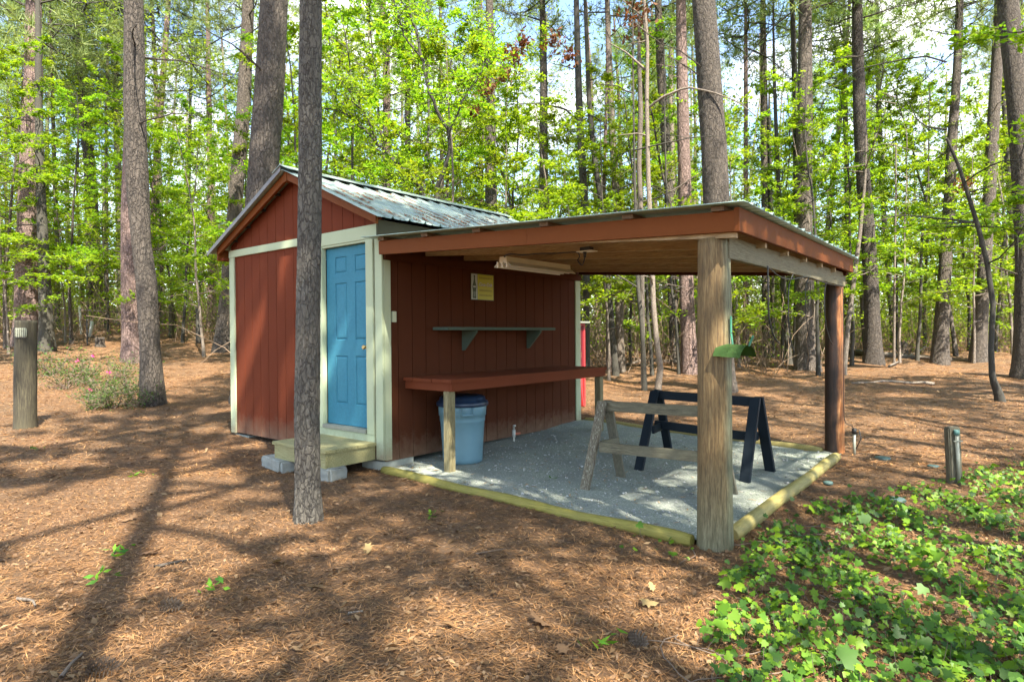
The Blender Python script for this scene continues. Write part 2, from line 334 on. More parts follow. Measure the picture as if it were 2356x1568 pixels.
# ------------------------------------------------------------------ mesh helpers
def link(name, me, parent=None, m=None):
    o = bpy.data.objects.new(name, me); COL.objects.link(o)
    if m is not None:
        if not me.materials: me.materials.append(m)
    if parent is not None: o.parent = parent
    return o
def tag(o, label=None, cat=None, group=None, kind=None):
    if label: o['label'] = label
    if cat: o['category'] = cat
    if group: o['group'] = group
    if kind: o['kind'] = kind
    return o
def empty(name, loc, label, cat, group=None):
    o = bpy.data.objects.new(name, None); COL.objects.link(o); o.location = loc; o.empty_display_size = .1
    return tag(o, label, cat, group)
def npmesh(name, V, F, smooth=False):
    """V (n,3), F (m,k) arrays, all faces with k corners"""
    V = np.asarray(V, np.float32); F = np.asarray(F, np.int32); me = bpy.data.meshes.new(name)
    me.vertices.add(len(V)); me.vertices.foreach_set('co', V.ravel())
    k = F.shape[1]; me.loops.add(F.size); me.loops.foreach_set('vertex_index', F.ravel())
    me.polygons.add(len(F)); me.polygons.foreach_set('loop_start', np.arange(0, F.size, k, dtype=np.int32))
    me.polygons.foreach_set('loop_total', np.full(len(F), k, np.int32))
    if smooth: me.polygons.foreach_set('use_smooth', np.ones(len(F), bool))
    me.update(calc_edges=True); return me
class MB:
    """collects shapes in world coordinates, built as ONE mesh object"""
    def __init__(s): s.bm = bmesh.new()
    def box(s, x0, x1, y0, y1, z0, z1, bev=0.0):
        return s.hexa([(x0, y0, z0), (x1, y0, z0), (x1, y1, z0), (x0, y1, z0), (x0, y0, z1), (x1, y0, z1), (x1, y1, z1), (x0, y1, z1)], bev)
    def hexa(s, P, bev=0.0):
        v = [s.bm.verts.new(p) for p in P]
        f = [s.bm.faces.new([v[i] for i in q]) for q in ((3, 2, 1, 0), (4, 5, 6, 7), (0, 1, 5, 4), (1, 2, 6, 5), (2, 3, 7, 6), (3, 0, 4, 7))]
        if bev: bmesh.ops.bevel(s.bm, geom=list({e for q in f for e in q.edges}), offset=bev, segments=2, affect='EDGES', clamp_overlap=True)
        return s
    def bar(s, a, b, wd, th, side=(0, 0, 1), bev=0.004):
        """board from a to b; width wd along 'side' (orthogonalised), thickness th"""
        a, b = Vector(a), Vector(b); d = (b-a).normalized(); u = Vector(side); u = (u-d*u.dot(d)).normalized(); t = d.cross(u)
        P = []
        for e in (a, b):
            for i, j in ((-1, -1), (1, -1), (1, 1), (-1, 1)): P.append(e+u*wd/2*i+t*th/2*j)
        return s.hexa([P[0], P[1], P[2], P[3], P[4], P[5], P[6], P[7]], bev)
    def prism(s, pts, ax, a0, a1):
        """polygon extruded along axis ax (0 x, 1 y, 2 z)"""
        def mk(p, a): q = list(p); q.insert(ax, a); return s.bm.verts.new(q)
        A = [mk(p, a0) for p in pts]; B = [mk(p, a1) for p in pts]; n_ = len(pts)
        s.bm.faces.new(A[::-1]); s.bm.faces.new(B)
        for i in range(n_): s.bm.faces.new([A[i], A[(i+1) % n_], B[(i+1) % n_], B[i]])
        return s
    def tube(s, pts, rad, seg=10, caps=True):
        pts = [Vector(p) for p in pts]; n_ = len(pts); rad = [rad]*n_ if isinstance(rad, (int, float)) else rad
        rings = []; ref = None
        for i, p in enumerate(pts):
            d = (pts[min(i+1, n_-1)]-pts[max(i-1, 0)]).normalized()
            if ref is None: ref = d.orthogonal().normalized()
            ref = (ref-d*ref.dot(d)).normalized(); bt = d.cross(ref)
            rings.append([s.bm.verts.new(p+(ref*math.cos(2*math.pi*k/seg)+bt*math.sin(2*math.pi*k/seg))*rad[i]) for k in range(seg)])
        for i in range(n_-1):
            for k in range(seg):
                f = s.bm.faces.new([rings[i][k], rings[i][(k+1) % seg], rings[i+1][(k+1) % seg], rings[i+1][k]]); f.smooth = True
        if caps: s.bm.faces.new(rings[0][::-1]); s.bm.faces.new(rings[-1])
        return s
    def lathe(s, prof, c, seg=32, a0=0, a1=2*math.pi, mod=None):
        rings = []
        for (r, z) in prof:
            rings.append([s.bm.verts.new((c[0]+math.cos(t)*r*(mod(t, z) if mod else 1), c[1]+math.sin(t)*r*(mod(t, z) if mod else 1), c[2]+z)) for t in [a0+(a1-a0)*k/seg for k in range(seg)]])
        for i in range(len(rings)-1):
            for k in range(seg):
                f = s.bm.faces.new([rings[i][k], rings[i][(k+1) % seg], rings[i+1][(k+1) % seg], rings[i+1][k]]); f.smooth = True
        s.bm.faces.new(rings[0][::-1]); s.bm.faces.new(rings[-1]); return s
    def build(s, name, m, parent=None):
        bmesh.ops.recalc_face_normals(s.bm, faces=s.bm.faces[:])
        me = bpy.data.meshes.new(name); s.bm.to_mesh(me); s.bm.free(); me.materials.append(m)
        o = bpy.data.objects.new(name, me); COL.objects.link(o)
        if parent is not None:
            o.parent = parent
            wl = Vector(parent.location); q = parent.parent
            while q is not None: wl += Vector(q.location); q = q.parent
            for vv in me.vertices: vv.co -= wl
        return o
def settle(o):
    """move a top-level mesh's origin to its base"""
    me = o.data; cs = np.array([v.co[:] for v in me.vertices]); c = Vector(((cs[:, 0].min()+cs[:, 0].max())/2, (cs[:, 1].min()+cs[:, 1].max())/2, cs[:, 2].min()))
    for v in me.vertices: v.co -= c
    o.location = c; return o

# ------------------------------------------------------------------ ground sheet
rng = np.random.default_rng(7); random.seed(7)
def build_ground():
    rad = np.concatenate([[0.0], np.linspace(.4, 26, 150), 26*np.exp(np.linspace(.03, math.log(280/26), 60))])
    A = 420; th = np.linspace(0, 2*np.pi, A, endpoint=False)
    cx, cy_ = 2.0, -1.0
    r, t = np.meshgrid(rad[1:], th, indexing='ij'); X = cx+r*np.cos(t); Y = cy_+r*np.sin(t)
    Z = hgt(X, Y)
    def fn(x, y, s, ph): return np.sin(x*s+ph+1.7*np.sin(y*s*.7+ph))*np.sin(y*s*1.1+ph*2+1.3*np.sin(x*s*.8))
    Z = Z + .010*fn(X, Y, 3.1, .3) + .006*fn(X, Y, 8.3, 1.1)
    pad = (X > -.2) & (X < 3.55) & (Y > 0.0) & (Y < 3.8); Z = np.where(pad, Z-.03, Z)
    V = np.concatenate([[[cx, cy_, hz(cx, cy_)]], np.stack([X.ravel(), Y.ravel(), Z.ravel()], 1)])
    n_ = len(rad)-1; i, j = np.meshgrid(np.arange(n_-1), np.arange(A), indexing='ij'); j2 = (j+1) % A
    F = np.stack([1+i*A+j, 1+(i+1)*A+j, 1+(i+1)*A+j2, 1+i*A+j2], -1).reshape(-1, 4)
    F = np.concatenate([F, np.stack([np.zeros(A//2, int), 1+2*np.arange(A//2), 1+(2*np.arange(A//2)+1) % A, 1+(2*np.arange(A//2)+2) % A], -1)])
    me = npmesh('forest_floor', V, F, True)
    tag(link('forest_floor', me, None, MT['ground']), 'rust brown pine straw and dead leaf forest floor', None, None, 'structure')
build_ground()
def build_pad():
    nx, ny = 150, 160
    x, y = np.meshgrid(np.linspace(-.25, 3.60, nx), np.linspace(.0, 3.80, ny), indexing='ij')
    z = hgt(x, y)+.018+.007*np.sin(x*5+1)*np.sin(y*4.2)+.004*np.sin(x*17+y*5)*np.sin(y*15-x*3)
    for (a, b, s, k) in ((3.2, 1.8, .18, .03), (3.25, 2.4, .12, .02), (2.1, .62, .1, .012), (.70, .33, .2, .025), (.3, 3.55, .5, .03)):
        z = z+k*np.exp(-((x-a)**2+(y-b)**2)/(2*s*s))
    V = np.stack([x.ravel(), y.ravel(), z.ravel()], 1)
    i, j = np.meshgrid(np.arange(nx-1), np.arange(ny-1), indexing='ij')
    F = np.stack([i*ny+j, (i+1)*ny+j, (i+1)*ny+j+1, i*ny+j+1], -1).reshape(-1, 4)
    tag(link('gravel_floor', npmesh('gravel_floor', V, F, True), None, MT['gravel']), 'pale grey gravel fines under the canopy', None, None, 'structure')
    n_ = 2600; X = rng.uniform(0, 3.55, n_); Y = rng.uniform(.05, 3.7, n_); S = rng.gamma(2.2, .0022, n_)+.003
    base = np.array([[1, 0, 0], [-1, 0, 0], [0, 1, 0], [0, -1, 0], [0, 0, .7], [0, 0, -.7]]); tri = np.array([[0, 2, 4], [2, 1, 4], [1, 3, 4], [3, 0, 4], [2, 0, 5], [1, 2, 5], [3, 1, 5], [0, 3, 5]])
    J = base[None]*S[:, None, None]*rng.uniform(.6, 1.4, (n_, 6, 3)); Zg = hgt(X, Y)+.024
    V = (J+np.stack([X, Y, Zg], 1)[:, None]).reshape(-1, 3); F = (tri[None]+6*np.arange(n_)[:, None, None]).reshape(-1, 3)
    tag(link('gravel', npmesh('gravel', V, F), None, MT['pebble']), 'loose pale pebbles scattered over the grey gravel floor', 'gravel', None, 'stuff')
build_pad()

# ------------------------------------------------------------------ shed
shed = empty('shed', (-1.64, 1.88, .1), 'dark red gabled shed with cream trim, blue door and corrugated roof', 'shed')
SW, SL, AX = 3.28, 3.76, -1.64
def roofz(x): return 3.395-.428*abs(x-AX)          # underside of the roof
def siding(mb, along, fixed, out, a0, a1, zb, zt, start, holes=(), pitch=.2032, gap=.008):
    """vertical grooved boards; along = 0 (x) or 1 (y); 'out' sign of outward normal on the other axis"""
    edges = [a0]+[e for e in np.arange(start-10*pitch, a1+pitch, pitch) if a0+.02 < e < a1-.02]+[a1]
    extra = sorted(set([AX] if along == 0 and a0 < AX < a1 else []))
    t = .012*out
    for k in range(len(edges)-1):
        p, q = edges[k]+gap/2, edges[k+1]-gap/2
        cuts = [p]+[e for e in extra if p < e < q]
        for (h0, h1, _, _) in holes: cuts += [e for e in (h0, h1) if p < e < q]
        cuts = sorted(cuts)+[q]
        for s, e in zip(cuts[:-1], cuts[1:]):
            mid = (s+e)/2; spans = [(None, None)]
            H = [h for h in holes if h[0] <= mid <= h[1]]
            segs = [(zb, zb, zt(s), zt(e))] if not H else [(zb, zb, H[0][2], H[0][2]), (H[0][3], H[0][3], zt(s), zt(e))]
            for (b0, b1, c0, c1) in segs:
                if c0-b0 < .01 and c1-b1 < .01: continue
                P = [(s, 0, b0), (e, 0, b1), (e, 1, b1), (s, 1, b0), (s, 0, c0), (e, 0, c1), (e, 1, c1), (s, 1, c0)]
                Q = []
                for (u_, d_, z_) in P:
                    o_ = fixed+(t if d_ else 0)
                    Q.append((u_, o_, z_) if along == 0 else (o_, u_, z_))
                mb.hexa(Q)
    # backing sheet behind the grooves
    return mb
g = MB()
siding(g, 0, 0.012, -1, -SW, 0, .13, lambda x: min(2.60, roofz(x)), -SW+.155, holes=[(-1.10, -.22, .13, 2.60)])
siding(g, 0, 0.010, -1, -SW, 0, 2.60, lambda x: max(2.601, roofz(x)+.01), -SW+.155)
for (a, b) in ((-SW+.01, -1.12), (-.20, -.01)): g.prism([(a, .14), (b, .14), (b, roofz(b)-.01), (a, roofz(a)-.01)] if b < -.5 else [(a, .14), (b, .14), (b, 2.58), (a, 2.58)], 1, .013, .03)
g.prism([(-SW+.01, 2.5), (-.01, 2.5), (-.01, roofz(-.01)-.02), (AX, roofz(AX)-.02), (-SW+.01, roofz(-SW)-.02)], 1, .0315, .045)
g.build('gable_wall', MT['siding_gable'], shed)
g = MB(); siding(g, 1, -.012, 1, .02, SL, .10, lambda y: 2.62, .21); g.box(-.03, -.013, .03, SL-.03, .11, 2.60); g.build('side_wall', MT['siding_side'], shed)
g = MB(); siding(g, 1, -SW+.012, -1, .02, SL, .13, lambda y: 2.62, .21); g.box(-SW+.013, -SW+.03, .03, SL-.03, .14, 2.60); g.build('side_wall', MT['siding_gable'], shed)
g = MB(); siding(g, 0, SL-.012, 1, -SW+.02, -.02, .12, lambda x: roofz(x), -SW+.155); g.prism([(-SW+.03, .14), (-.03, .14), (-.03, roofz(-.03)-.02), (AX, roofz(AX)-.02), (-SW+.03, roofz(-SW)-.01)], 1, SL-.03, SL-.014); g.build('back_wall', MT['siding_gable'], shed)
MB().box(-SW+.06, -.06, .06, SL-.06, .10, .125).build('floor_frame', MT['dark'], shed)
g = MB(); g.box(-.36, -.01, -.015, .43, -.12, .098, .006); g.build('foundation_block', MT['concrete'], shed)
for (a, b, c, d) in ((-SW+.02, -SW+.38, .02, .35), (-.36, -.04, 3.3, 3.72), (-SW+.02, -SW+.38, 3.3, 3.72)):
    z = hz((a+b)/2, (c+d)/2); MB().box(a, b, c, d, z-.1, .098, .006).build('foundation_block', MT['concrete'], shed)
def board(name, x0, x1, y0, y1, z0, z1, m='trim', parent=None, bev=.004):
    return MB().box(x0, x1, y0, y1, z0, z1, bev).build(name, MT[m], parent or shed)
board('corner_board', -.10, 0.022, -.022, 0.0, .12, 2.485); board('corner_board', 0.0, .022, .002, .098, .115, 2.248)
board('corner_board', -SW, -SW+.115, -.022, 0, .12, 2.538); board('corner_board', -.0, .020, SL-.13, SL, .10, 2.248)
board('corner_board', -SW-.02, -SW, -.022, .09, .12, 2.538)
board('frieze_board', -SW-.02, -1.18, -.026, 0, 2.54, 2.635); board('frieze_board', -1.178, .018, -.028, 0, 2.487, 2.635)
dt = MB(); dt.box(-1.178, -1.062, -.030, .03, .382, 2.485, .004); dt.box(-.247, -.122, -.030, .03, .382, 2.485, .004); dt.box(-1.062, -.247, -.020, .03, 2.462, 2.485, .003)
dtr = dt.build('door_frame', MT['trim'], shed)
board('kick_board', -1.178, -.122, -.024, .02, .295, .380)
board('door_sill', -1.060, -.249, -.045, .035, .384, .428, 'pipe')
# door with six pressed panels
bm = bmesh.new(); xs = [-1.058, -.89, -.67, -.52, -.30, -.252]; zs = [.432, .67, 1.22, 1.40, 2.05, 2.16, 2.35, 2.458]
gv = [[bm.verts.new((x, .035, z)) for z in zs] for x in xs]; pf = []
for i in range(5):
    for j in range(7):
        f = bm.faces.new([gv[i][j], gv[i+1][j], gv[i+1][j+1], gv[i][j+1]])
        if i in (1, 3) and j in (1, 3, 5): pf.append(f)
bmesh.ops.recalc_face_normals(bm, faces=bm.faces[:])
if bm.faces[0].normal.y > 0: bmesh.ops.reverse_faces(bm, faces=bm.faces[:])
for th, dp in ((.010, -.010), (.012, 0), (.012, .008), (.020, .002)): bmesh.ops.inset_individual(bm, faces=pf, thickness=th, depth=dp)
me = bpy.data.meshes.new('door'); bm.to_mesh(me); bm.free(); me.materials.append(MT['door'])
door = bpy.data.objects.new('door', me); COL.objects.link(door); door.parent = shed
for v_ in me.vertices: v_.co -= shed.location
k = MB(); k.tube([(-.285, .034, 1.32), (-.285, .010, 1.32)], .028, 16); k.tube([(-.285, .012, 1.32), (-.285, -.012, 1.32), (-.285, -.035, 1.32), (-.285, -.045, 1.32)], [.012, .014, .027, .018], 16); k.build('door_knob', MT['knob'], door)
# rake boards, eave fascias, roof
def rake(xa, xb, y0, y1, up, dn):
    return [(xa, roofz(xa)+up), (xb, roofz(xb)+up), (xb, roofz(xb)-dn), (xa, roofz(xa)-dn)]
g = MB(); g.prism(rake(AX+.03, .07, 0, 0, .035, .055), 1, -.135, -.10); g.build('rake_board', MT['fascia'], shed)
g = MB(); g.prism(rake(-3.40, AX-.03, 0, 0, .035, .065), 1, -.135, -.10); g.build('rake_board', MT['fascia'], shed)
g = MB(); g.prism([(AX-.029, roofz(AX)+.03), (AX+.029, roofz(AX)+.03), (AX+.029, roofz(AX)-.085), (AX-.029, roofz(AX)-.085)], 1, -.142, -.06); g.build('ridge_block', MT['fascia'], shed)
board('soffit_board', -3.40, -3.29, -.10, SL+.1, 2.50, 2.535, 'siding_gable')
board('eave_fascia', .03, .068, -.10, SL+.10, 2.47, 2.655, 'eave_wood'); board('eave_fascia', -3.42, -3.385, -.135, SL+.10, 2.50, 2.655, 'fascia')
# lookouts under the left rake
for xx in (-2.0, -2.35, -2.75, -3.1): MB().box(xx-.02, xx+.02, -.10, .0, roofz(xx)-.03, roofz(xx)+.0).build('lookout', MT['dark'], shed)
def corrugated(name, m, pts_along, prof_axis_vals, P, thick=.004, parent=None):
    pass
def ribbed_roof(name, m, x0, z0, x1, z1, y0, y1, period, rib, parent, wav=.0, nx=14, thick=.006, jag=.0):
    """metal sheet sloping along x, ribs running along x, profile repeating along y"""
    ys = []; hs_ = []
    y = y0
    while y < y1:
        for f, h_ in ((0, 0), (.30, 0), (.34, .25), (.40, .25), (.44, 0), (.80, 0), (.86, 1), (.94, 1), (1.0, 0)):
            if y+f*period <= y1: ys.append(y+f*period+(1e-4 if f == 0 else 0)); hs_.append(h_*rib)
        y += period
    ys = np.array(ys); hs_ = np.array(hs_); t = np.linspace(0, 1, nx)
    Xg, Yg = np.meshgrid(x0+(x1-x0)*t, ys, indexing='ij'); Zg = (z0+(z1-z0)*t)[:, None]+hs_[None]
    if jag: Xg[-1] += jag*np.sin(ys*9)*np.cos(ys*23)
    Zg = Zg+wav*np.sin(Yg*3.1+Xg)*np.sin(Xg*2.2+1)
    n1, n2 = Xg.shape
    top = np.stack([Xg, Yg, Zg], -1).reshape(-1, 3); bot = top-np.array([0, 0, thick])
    i, j = np.meshgrid(np.arange(n1-1), np.arange(n2-1), indexing='ij')
    F = np.stack([i*n2+j, (i+1)*n2+j, (i+1)*n2+j+1, i*n2+j+1], -1).reshape(-1, 4); K = n1*n2
    sides = []
    for (a, b) in [(k*n2, (k+1)*n2) for k in range(n1-1)]: sides.append([b, a, a+K, b+K])
    for (a, b) in [(k*n2+n2-1, (k+1)*n2+n2-1) for k in range(n1-1)]: sides.append([a, b, b+K, a+K])
    for k in range(n2-1): sides.append([k, k+1, k+1+K, k+K]); sides.append([(n1-1)*n2+k+1, (n1-1)*n2+k, (n1-1)*n2+k+K, (n1-1)*n2+k+1+K])
    V = np.concatenate([top, bot]); F = np.concatenate([F, F[:, ::-1]+K, np.array(sides)])
    if parent is not None: V = V-np.array(parent.location)
    return link(name, npmesh(name, V, F), parent, m)
ribbed_roof('metal_roof', MT['roof'], AX+.01, roofz(AX)+.055, .165, roofz(.165)+.045, -.19, SL+.2, .229, .024, shed, .004, jag=.012)
ribbed_roof('metal_roof', MT['roof'], AX-.01, roofz(AX)+.055, -3.56, roofz(-3.56)+.045, -.19, SL+.2, .229, .024, shed, .004)
g = MB(); g.prism([(AX-.01, roofz(AX)+.095), (-3.57, roofz(-3.57)+.062), (-3.57, roofz(-3.57)+.003), (AX-.01, roofz(AX)+.036)], 1, -.198, -.192); g.build('rake_flashing', MT['roof_dark'], shed)
g = MB()
for s in (-1, 1):
    g.hexa([(AX, -.21, roofz(AX)+.105), (AX+s*.17, -.21, roofz(AX)+.105-.073), (AX+s*.17, SL+.22, roofz(AX)+.105-.073), (AX, SL+.22, roofz(AX)+.105),
            (AX, -.21, roofz(AX)+.112), (AX+s*.17, -.21, roofz(AX)+.112-.073), (AX+s*.17, SL+.22, roofz(AX)+.112-.073), (AX, SL+.22, roofz(AX)+.112)])
g.build('ridge_cap', MT['roof'], shed)
board('switch_box', .001, .034, .112, .165, 1.59, 1.705, 'switch')
board('wall_ledger', .001, .040, .010, SL, 2.25, 2.336, 'siding_side')
# needles and leaves lying in the roof valleys
def litter_quads(P, nrm, ln, wd, ang, curl=.0):
    """P (n,3) centres, quads of length ln, width wd at angle ang about local up 'nrm' (n,3)"""
    n_ = len(P); nrm = nrm/np.linalg.norm(nrm, axis=1, keepdims=True)
    ref = np.stack([np.cos(ang), np.sin(ang), np.zeros(n_)], 1); a = ref-nrm*(ref*nrm).sum(1, keepdims=True); a /= np.linalg.norm(a, axis=1, keepdims=True)
    b = np.cross(nrm, a)
    bend = np.asarray(curl)*ln
    v = [P-a*ln[:, None]/2, P-b*wd[:, None]/2+nrm*bend[:, None], P+a*ln[:, None]/2, P+b*wd[:, None]/2+nrm*bend[:, None]]
    return np.stack(v, 1)
def quads_mesh(name, V, m, parent=None):
    n_ = len(V); V = V.reshape(-1, 3)
    if parent is not None: V = V-np.array(parent.location)
    return link(name, npmesh(name, V, np.arange(4*n_).reshape(-1, 4)), parent, m)
n_ = 2600; yy = (np.floor(rng.uniform(0, 17, n_))+rng.normal(.62, .14, n_))*.229-.19; xx = rng.beta(1.8, 1.3, n_)*1.7+AX+.1
keep = (np.sin(xx*7+yy*3)+np.sin(yy*5+2) > -.4) & (yy < SL+.1) & (yy > -.1); xx, yy = xx[keep], yy[keep]; n_ = len(xx)
P = np.stack([xx, yy, 3.395-.428*np.abs(xx-AX)+.064], 1); nr = np.tile([.39, 0, .92], (n_, 1))+rng.normal(0, .12, (n_, 3))
ro = quads_mesh('roof_litter', litter_quads(P, nr, rng.uniform(.05, .14, n_), rng.uniform(.006, .022, n_), rng.normal(0, .35, n_)), MT['roof_litter'])
tag(ro, 'rusty pine needles caught in the valleys of the metal roof', 'pine needles', None, 'stuff')

# ------------------------------------------------------------------ open canopy
can = empty('lean_to_canopy', (3.6, .02, -.04), 'open lean-to canopy with log posts, red fascia and green metal roof beside the shed', 'canopy')
def fz(x): return 2.285-.046*(x-.1)
def skew(y): return 3.80-.031*(y+.1)
g = MB(); g.prism([(.10, fz(.1)), (2.05, fz(2.05)), (2.05, fz(2.05)+.138), (.10, fz(.1)+.138)], 1, -.120, -.083); g.build('fascia', MT['fascia'], can)
g = MB(); g.prism([(2.053, fz(2.05)), (3.80, fz(3.8)), (3.80, fz(3.8)+.138), (2.053, fz(2.05)+.138)], 1, -.121, -.083); g.build('fascia', MT['fascia'], can)
g = MB(); a, b = skew(-.10), skew(3.85)
g.hexa([(a, -.125, fz(3.8)-.002), (a+.036, -.125, fz(3.8)-.002), (b+.036, 3.86, fz(3.7)+.012), (b, 3.86, fz(3.7)+.012), (a, -.125, fz(3.8)+.158), (a+.036, -.125, fz(3.8)+.158), (b+.036, 3.86, fz(3.7)+.165), (b, 3.86, fz(3.7)+.165)], .003)
g.build('end_fascia', MT['fascia_end'], can)
for i, y in enumerate((-.060, .60, 1.22, 1.84, 2.46, 3.08, 3.70)):
    x1 = skew(y)-.003; g = MB(); zl, zr = 2.338, fz(x1)-.036
    g.prism([(.045, zl), (x1, zr), (x1, fz(x1)+.137), (.045, fz(.045)+.137)], 1, y-.020, y+.020); g.build('rafter', MT['rafter'] if i < 6 else MT['siding_side'], can)
for x in (.17, .82, 1.50, 2.25, 3.02, 3.70):
    g = MB(); g.hexa([(x-.045, -.150, fz(x-.045)+.139), (x+.045, -.150, fz(x+.045)+.139), (x+.045-.09, 3.84, fz(x-.0)+.139), (x-.045-.09, 3.84, fz(x-.1)+.139), (x-.045, -.150, fz(x-.045)+.172), (x+.045, -.150, fz(x+.045)+.172), (x+.045-.09, 3.84, fz(x)+.172), (x-.045-.09, 3.84, fz(x-.1)+.172)]); g.build('purlin', MT['purlin'], can)
cr_ = ribbed_roof('metal_roof', MT['canopy_metal'], -.06, fz(-.06)+.181, 3.90, fz(3.90)+.179, -.225, 3.93, .2285, .020, can, .0015, nx=24, thick=.005)
for v_ in cr_.data.vertices: v_.co.x -= .034*(v_.co.y+can.location.y+.1)*(v_.co.x+can.location.x)/3.9
g = MB(); g.hexa([(3.67, .06, 1.975), (3.715, .06, 1.975), (3.635, 3.76, 1.985), (3.59, 3.76, 1.985), (3.67, .06, 2.085), (3.715, .06, 2.085), (3.635, 3.76, 2.095), (3.59, 3.76, 2.095)], .003)
g = MB(); g.hexa([(3.675, .0, 1.955), (3.722, .0, 1.955), (3.645, 3.80, 1.970), (3.598, 3.80, 1.970), (3.675, .0, 2.105), (3.722, .0, 2.105), (3.645, 3.80, 2.125), (3.598, 3.80, 2.125)], .003); g.build('beam', MT['beam_wood'], can)
def logpost(name, c, r0, r1, zb, zt, m, parent=None, seed=0, seg=40, lean=(0, 0)):
    g = MB(); n_ = 36; prof = []
    rr = random.Random(seed); ph = [rr.uniform(0, 6.28) for _ in range(6)]
    rings = []
    for i in range(n_+1):
        t = i/n_; z = zb+(zt-zb)*t; r = (r0+(r1-r0)*t)*(1+.012*math.sin(9*t+ph[0])+(.10*(1-t*12)**2 if t < .08 else 0)*.5)
        ring = []
        for k in range(seg):
            a_ = 2*math.pi*k/seg
            q = r*(1+.018*math.sin(2*a_+ph[1]+t)+.010*math.sin(7*a_+ph[2]+3*t)+.006*math.sin(15*a_+ph[3]+9*t)-.05*max(0, 1-abs(((a_-ph[4]-.2*t+math.pi) % (2*math.pi))-math.pi)/.05))
            ring.append(g.bm.verts.new((c[0]+lean[0]*t+math.cos(a_)*q, c[1]+lean[1]*t+math.sin(a_)*q, z)))
        rings.append(ring)
    for i in range(n_):
        for k in range(seg):
            f = g.bm.faces.new([rings[i][k], rings[i][(k+1) % seg], rings[i+1][(k+1) % seg], rings[i+1][k]]); f.smooth = True
    g.bm.faces.new(rings[0][::-1]); g.bm.faces.new(rings[-1])
    return g.build(name, m, parent)
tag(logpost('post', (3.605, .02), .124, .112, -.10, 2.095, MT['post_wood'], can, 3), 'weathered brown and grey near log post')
tag(logpost('post', (3.51, 3.86), .108, .098, -.05, 2.095, MT['post_dark_sunlit'], can, 5), 'dark far log post with sunlight painted on its orange side')
# near dressing timbers around the gravel
def timber(name, pts, r, m, label):
    g = MB(); pts = [Vector(p) for p in pts]; n_ = 40; out = []
    for i in range(n_+1):
        t = i/n_*(len(pts)-1); k = min(int(t), len(pts)-2); p = pts[k].lerp(pts[k+1], t-k); p.z += .005*math.sin(i*.31+p.x); p.z -= .012; out.append(p)
    rad = [r*(1+.03*math.sin(i*.43+r*99)+.012*math.sin(i*1.7)) for i in range(n_+1)]; rad[0] *= .86; rad[-1] *= .86
    g.tube(out, rad, 14); o = g.build(name, m); settle(o)
    return tag(o, label, 'landscape timber', 'landscape timbers edging the gravel floor')
timber('landscape_timber', [(.03, -.03, .035), (1.2, -.035, .005), (2.4, -.05, -.015), (3.47, -.06, -.010)], .051, MT['timber'], 'long yellow green round timber along the front edge of the gravel')
timber('landscape_timber', [(3.655, .20, .005), (3.64, 1.3, .020), (3.62, 2.4, .030), (3.60, 3.55, .050)], .057, MT['timber_y'], 'pale yellow timber along the right edge of the gravel, ivy beside it')
timber('landscape_timber', [(.05, 3.84, .150), (1.2, 3.82, .110), (2.4, 3.80, .085), (3.40, 3.76, .06)], .045, MT['timber_y'], 'thin yellow timber along the back edge of the gravel')

# ------------------------------------------------------------------ workbench, shelf, sign, bin, horses
wb = empty('workbench', (.4, 1.8, .05), 'long red plank workbench on wood legs fixed along the shed wall', 'workbench')
g = MB()
for k in range(5):
    x0 = .016+k*.149; g.box(x0, x0+.145, .26+.004*(k % 2), 3.30-.005*(k % 3), .952, .988, .004)
g.build('tabletop', MT['bench_red'], wb)
g = MB(); g.box(.705, .742, .285, 3.285, .865, .951, .003); g.box(.02, .704, .285, .320, .865, .951, .003); g.box(.02, .704, 3.250, 3.285, .865, .951, .003); g.build('apron', MT['bench_red'], wb)
for (a, b) in ((.655, .275), (.655, 3.19)):
    zb = hz(a, b); g = MB(); g.box(a-.045, a+.045, b+.012, b+.102, zb, .864, .006); g.build('leg', MT['leg_wood'], wb)
sh = empty('wall_shelf', (.1, 1.75, 1.5), 'grey green wooden shelf on two triangular brackets on the red shed wall', 'shelf')
MB().box(.002, .25, .72, 2.79, 1.502, 1.538, .003).build('shelf_board', MT['teal_shelf'], sh)
for y in (1.20, 2.46): MB().prism([(.001, 1.501), (.235, 1.501), (.235, 1.475), (.03, 1.26), (.001, 1.26)], 1, y, y+.028).build('bracket', MT['teal_shelf'], sh)
def text_mesh(name, s, size, m, parent, loc, shear=0, offset=0, extrude=.0006):
    cu = bpy.data.curves.new(name, 'FONT'); cu.body = s; cu.size = size; cu.shear = shear; cu.offset = offset; cu.extrude = extrude; cu.align_x = 'CENTER'; cu.align_y = 'CENTER'
    tmp = bpy.data.objects.new(name+'_c', cu); COL.objects.link(tmp); dg = bpy.context.evaluated_depsgraph_get(); dg.update()
    me = bpy.data.meshes.new_from_object(tmp.evaluated_get(dg)); bpy.data.objects.remove(tmp); me.name = name
    me.materials.clear(); me.materials.append(m)
    for v in me.vertices:                 # letters face +x: text right = +y, text up = +z
        x_, y_, z_ = v.co; v.co = (z_+loc[0]-parent.location[0], x_+loc[1]-parent.location[1], y_+loc[2]-parent.location[2])
    o = bpy.data.objects.new(name, me); COL.objects.link(o); o.parent = parent; return o
sg = empty('tin_sign', (.01, 1.56, 2.04), 'small yellow tin drink sign with a green bottle on the shed wall', 'sign')
MB().box(.0125, .0165, 1.350, 1.772, 1.878, 2.204).build('sign_plate', MT['sign_edge'], sg)
MB().box(.0165, .0175, 1.470, 1.765, 1.885, 2.197).build('yellow_panel', MT['sign_yellow'], sg)
MB().box(.0165, .0175, 1.357, 1.466, 1.885, 2.197).build('pale_panel', MT['sign_pale'], sg)
